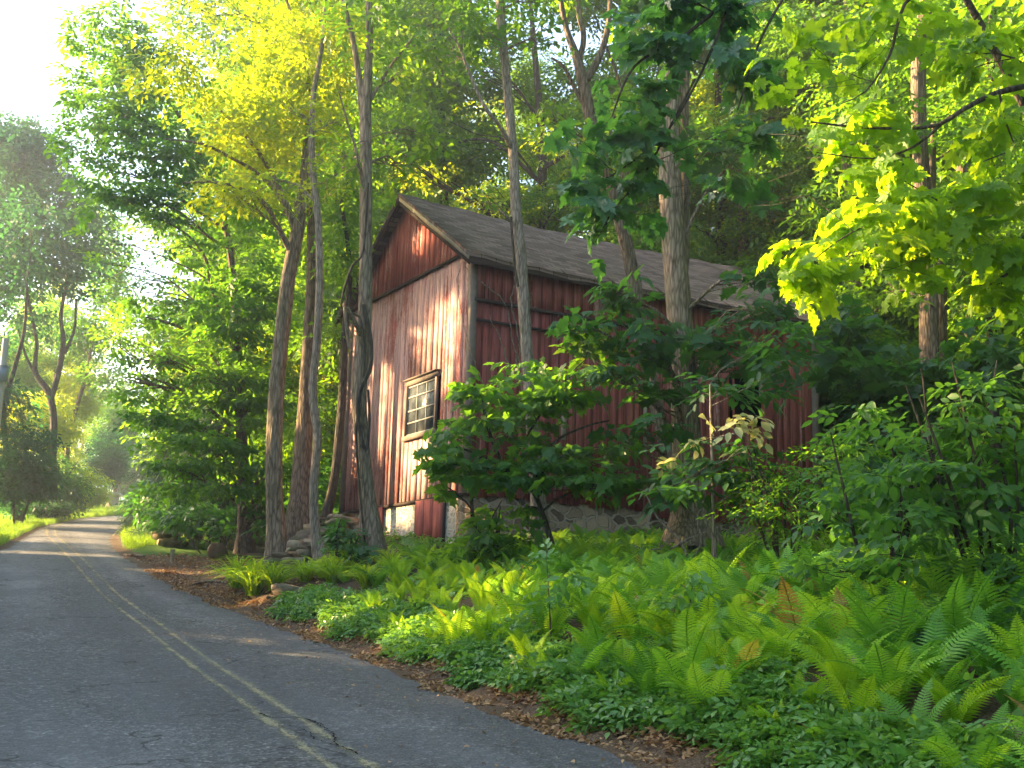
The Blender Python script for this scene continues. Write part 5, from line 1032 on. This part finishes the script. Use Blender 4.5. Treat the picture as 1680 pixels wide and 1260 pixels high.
def wall_line(u0, v0, u1, v1, courses, sz, jit, thick=1):
    a, b = onground(u0, v0), onground(u1, v1); L = np.linalg.norm(b - a); sp = []; d = (b - a) / L; an = math.atan2(d[1], d[0])
    for c in range(courses):
        x = RNG.uniform(0, .2)
        while x < L - .1:
            w_ = sz * RNG.uniform(.6, 1.5); h = sz * RNG.uniform(.32, .5); p = a + d * (x + w_ / 2); z = float(gz(p[0], p[1])) + c * sz * .62 + h * .5
            sp.append(((p[0] + RNG.normal(0, jit), p[1] + RNG.normal(0, jit), z), (w_ * .56, sz * .55, h * 1.05), an + RNG.normal(0, .12))); x += w_
    return sp
V, F, rn = stones_mesh(wall_line(245, 897, 352, 899, 2, .40, .04) + wall_line(350, 899, 445, 905, 3, .40, .04))
meta(mk('dry_stone_wall', V, F, M_ROCK, None, rnd=rn), 'low mossy dry stone wall running from the road verge to the thick leaning trunk', 'wall')
sp = []
for (u, v, du, dv, k) in ((500, 896, 26, 18, 14), (560, 862, 20, 14, 10), (535, 885, 20, 18, 12), (470, 915, 20, 10, 6), (592, 884, 12, 18, 6)):
    for _ in range(k):
        uu, vv = u + RNG.uniform(-du, du), v + RNG.uniform(-dv, dv); d = 23.0 + (880 - vv) * .04 + (uu - 480) * .0; p = PX(uu, vv, d); s = RNG.uniform(.09, .2); g = float(gz(p[0], p[1])); sp.append(((p[0], p[1], p[2]), (s * RNG.uniform(1, 1.5), s, s * RNG.uniform(.5, .8)), RNG.uniform(0, 3)))
        z = p[2] - s
        while z > g: sp.append(((p[0] + RNG.normal(0, .05), p[1] + .15, z), (s * 1.3, s * 1.2, s * .8), RNG.uniform(0, 3))); z -= s * 1.1
V, F, rn = stones_mesh(sp); meta(mk('rubble_wall', V, F, M_ROCK, None, rnd=rn), 'tumbled fieldstone rubble bank climbing from the slender trunk to the barn corner', 'wall')
for (u, v, s, lb) in ((357, 918, (.24, .2, .26), 'single dark boulder standing on the bare earth in front of the low wall'), (413, 912, (.42, .2, .14), 'flat grey slab of rock leaning at the foot of the thick leaning trunk'), (432, 918, (.36, .16, .10), 'long flat slab of rock lying below the leaning slab'), (478, 975, (.30, .18, .12), 'low dark rock half buried in leaf litter at the road edge'), (1448, 1118, (.25, .2, .14), 'tan mossy rock lying among the ferns at the right')):
    g = onground(u, v); V, F, rn = stones_mesh([((0, 0, s[2] * .5), s, .3)]); meta(mk('boulder', V, F, M_ROCK, None, rnd=rn, loc=tuple(g)), lb, 'rock')
# pale post stub and bits of wood on the clearing
g = onground(282, 922); mb = MB(); mb.box((-.035, -.035, -.1), (.035, .035, .26), .5, .008); mb.box((-.05, -.045, .26), (.05, .045, .29)); meta(mb.build('stake', M_TRIM), 'short pale wooden stake standing on the bare earth clearing', 'stake'); bpy.context.scene.collection.objects['stake'].location = tuple(g)
for k, (u0, v0, u1, v1, r, lb) in enumerate(((316, 962, 368, 960, .03, 'thin fallen branch lying on the earth clearing near the asphalt'), (440, 985, 520, 972, .035, 'dark fallen branch lying in the litter in front of the slender trunk'), (205, 915, 235, 917, .05, 'short dark log at the corner of the verge beside the road'))):
    a, b = onground(u0, v0), onground(u1, v1); P = catmull([a + [0, 0, .03], (a + b) / 2 + [0, .06, .08], b + [0, 0, .04]], .1); P = P + RNG.normal(0, .012, P.shape); V, F = tube(P, np.linspace(r, r * .6, len(P)), 8, .1); meta(mk('fallen_branch', V, F, B_BROWN, None, smooth=True), lb, 'branch')
# broken crack in the asphalt across the centre lines
for pts, w0 in (([(424, 1172), (452, 1181), (480, 1179), (508, 1184), (532, 1193)], .016), ([(508, 1184), (545, 1205), (552, 1222), (590, 1240)], .009), ([(470, 1192), (500, 1200), (520, 1214), (560, 1228)], .007)):
    Q = catmull([onroad(u, v) for u, v in pts], .03); Tn = np.gradient(Q, axis=0); Sd = np.stack([-Tn[:, 1], Tn[:, 0], 0 * Tn[:, 0]], -1); Sd /= np.linalg.norm(Sd, axis=1)[:, None]
    wd = w0 * (.35 + np.abs(np.sin(np.arange(len(Q)) * .9) + RNG.normal(0, .5, len(Q)))); wd[0] = wd[-1] = .002; Q = Q + RNG.normal(0, .008, Q.shape); Q[:, 2] = rz_at(Q[:, 0], Q[:, 1]) + .004
    V = np.stack([Q - Sd * wd[:, None] * .5, Q + Sd * wd[:, None] * .5], 1).reshape(-1, 3); i = np.arange(len(Q) - 1) * 2
    meta(mk('road_crack', V, np.stack([i, i + 1, i + 3, i + 2], -1), M_DARKIN), kind='structure')
# brick pillar at the driveway
p = onroad(184, 836); p = PX(184, 832, 74.); z0 = float(gz(p[0], p[1]))
pil = empty('brick_pillar', (p[0], p[1], z0), 'low brick pillar with a flat cap at the end of the road', 'pillar')
def brick_mat():
    m, n, o = newmat('brick'); tc = N(n, 'ShaderNodeTexCoord'); b = N(n, 'ShaderNodeTexBrick'); b.inputs['Scale'].default_value = 5; b.inputs['Color1'].default_value = (.30, .12, .07, 1); b.inputs['Color2'].default_value = (.40, .19, .11, 1); b.inputs['Mortar'].default_value = (.4, .35, .3, 1)
    n.links.new(mapping(n, tc.outputs['Object'], (1, 1, 1)), b.inputs[0]); pbsdf(n, o, b.outputs[0], .9); return m
mb = MB(); mb.box((-.30, -.30, -.3), (.30, .30, .8)); mb.box((-.34, -.34, -.3), (.34, .34, .12)); mb.build('shaft', brick_mat(), pil)
mb = MB(); mb.box((-.46, -.46, .80), (.46, .46, .92)); mb.box((-.36, -.36, .92), (.36, .36, 1.0)); mb.build('cap', flat_mat('pale_cap_stone', (.55, .47, .36)), pil)
# utility pole at the left edge
p = PX(-22, 845, 38.); z0 = float(gz(p[0], p[1])); pole = empty('utility_pole', (p[0], p[1], z0), 'pale weathered utility pole with a grey box at the left edge', 'pole')
P = np.array([(0, 0, -.3), (0, 0, 4), (.0, 0, 6.3)]); V, F = tube(P, [.13, .115, .10], 14); mk('shaft', V, F, flat_mat('bleached_pole', (.42, .40, .38), .8, .3, .2, 6), pole, smooth=True, loc=(0, 0, 0))
zb = PX(-2, 614, 38.)[2] - z0; mb = MB(); mb.box((-.16, -.24, zb - .25), (.22, -.02, zb + .22), .5, .01); mb.box((-.18, -.26, zb + .22), (.24, .0, zb + .26)); mb.build('meter_box', flat_mat('blue_grey_metal', (.20, .24, .30), .5, .5, .1), pole)

# ------------------------------------------------------------------ haze: the damp bright air of the morning
m = bpy.data.materials.new('damp_air'); m.use_nodes = True; n = m.node_tree
for x in list(n.nodes): n.nodes.remove(x)
o_ = n.nodes.new('ShaderNodeOutputMaterial'); v_ = n.nodes.new('ShaderNodeVolumePrincipled'); v_.inputs['Density'].default_value = .0019; v_.inputs['Color'].default_value = (.86, .92, 1, 1); v_.inputs['Anisotropy'].default_value = .65
n.links.new(v_.outputs[0], o_.inputs['Volume'])
mb = MB(); mb.box((-720, -80, -6), (720, 920, 45)); hz = mb.build('haze', m); meta(hz, 'thin bright haze in the air between the trees', 'haze', None, 'stuff')
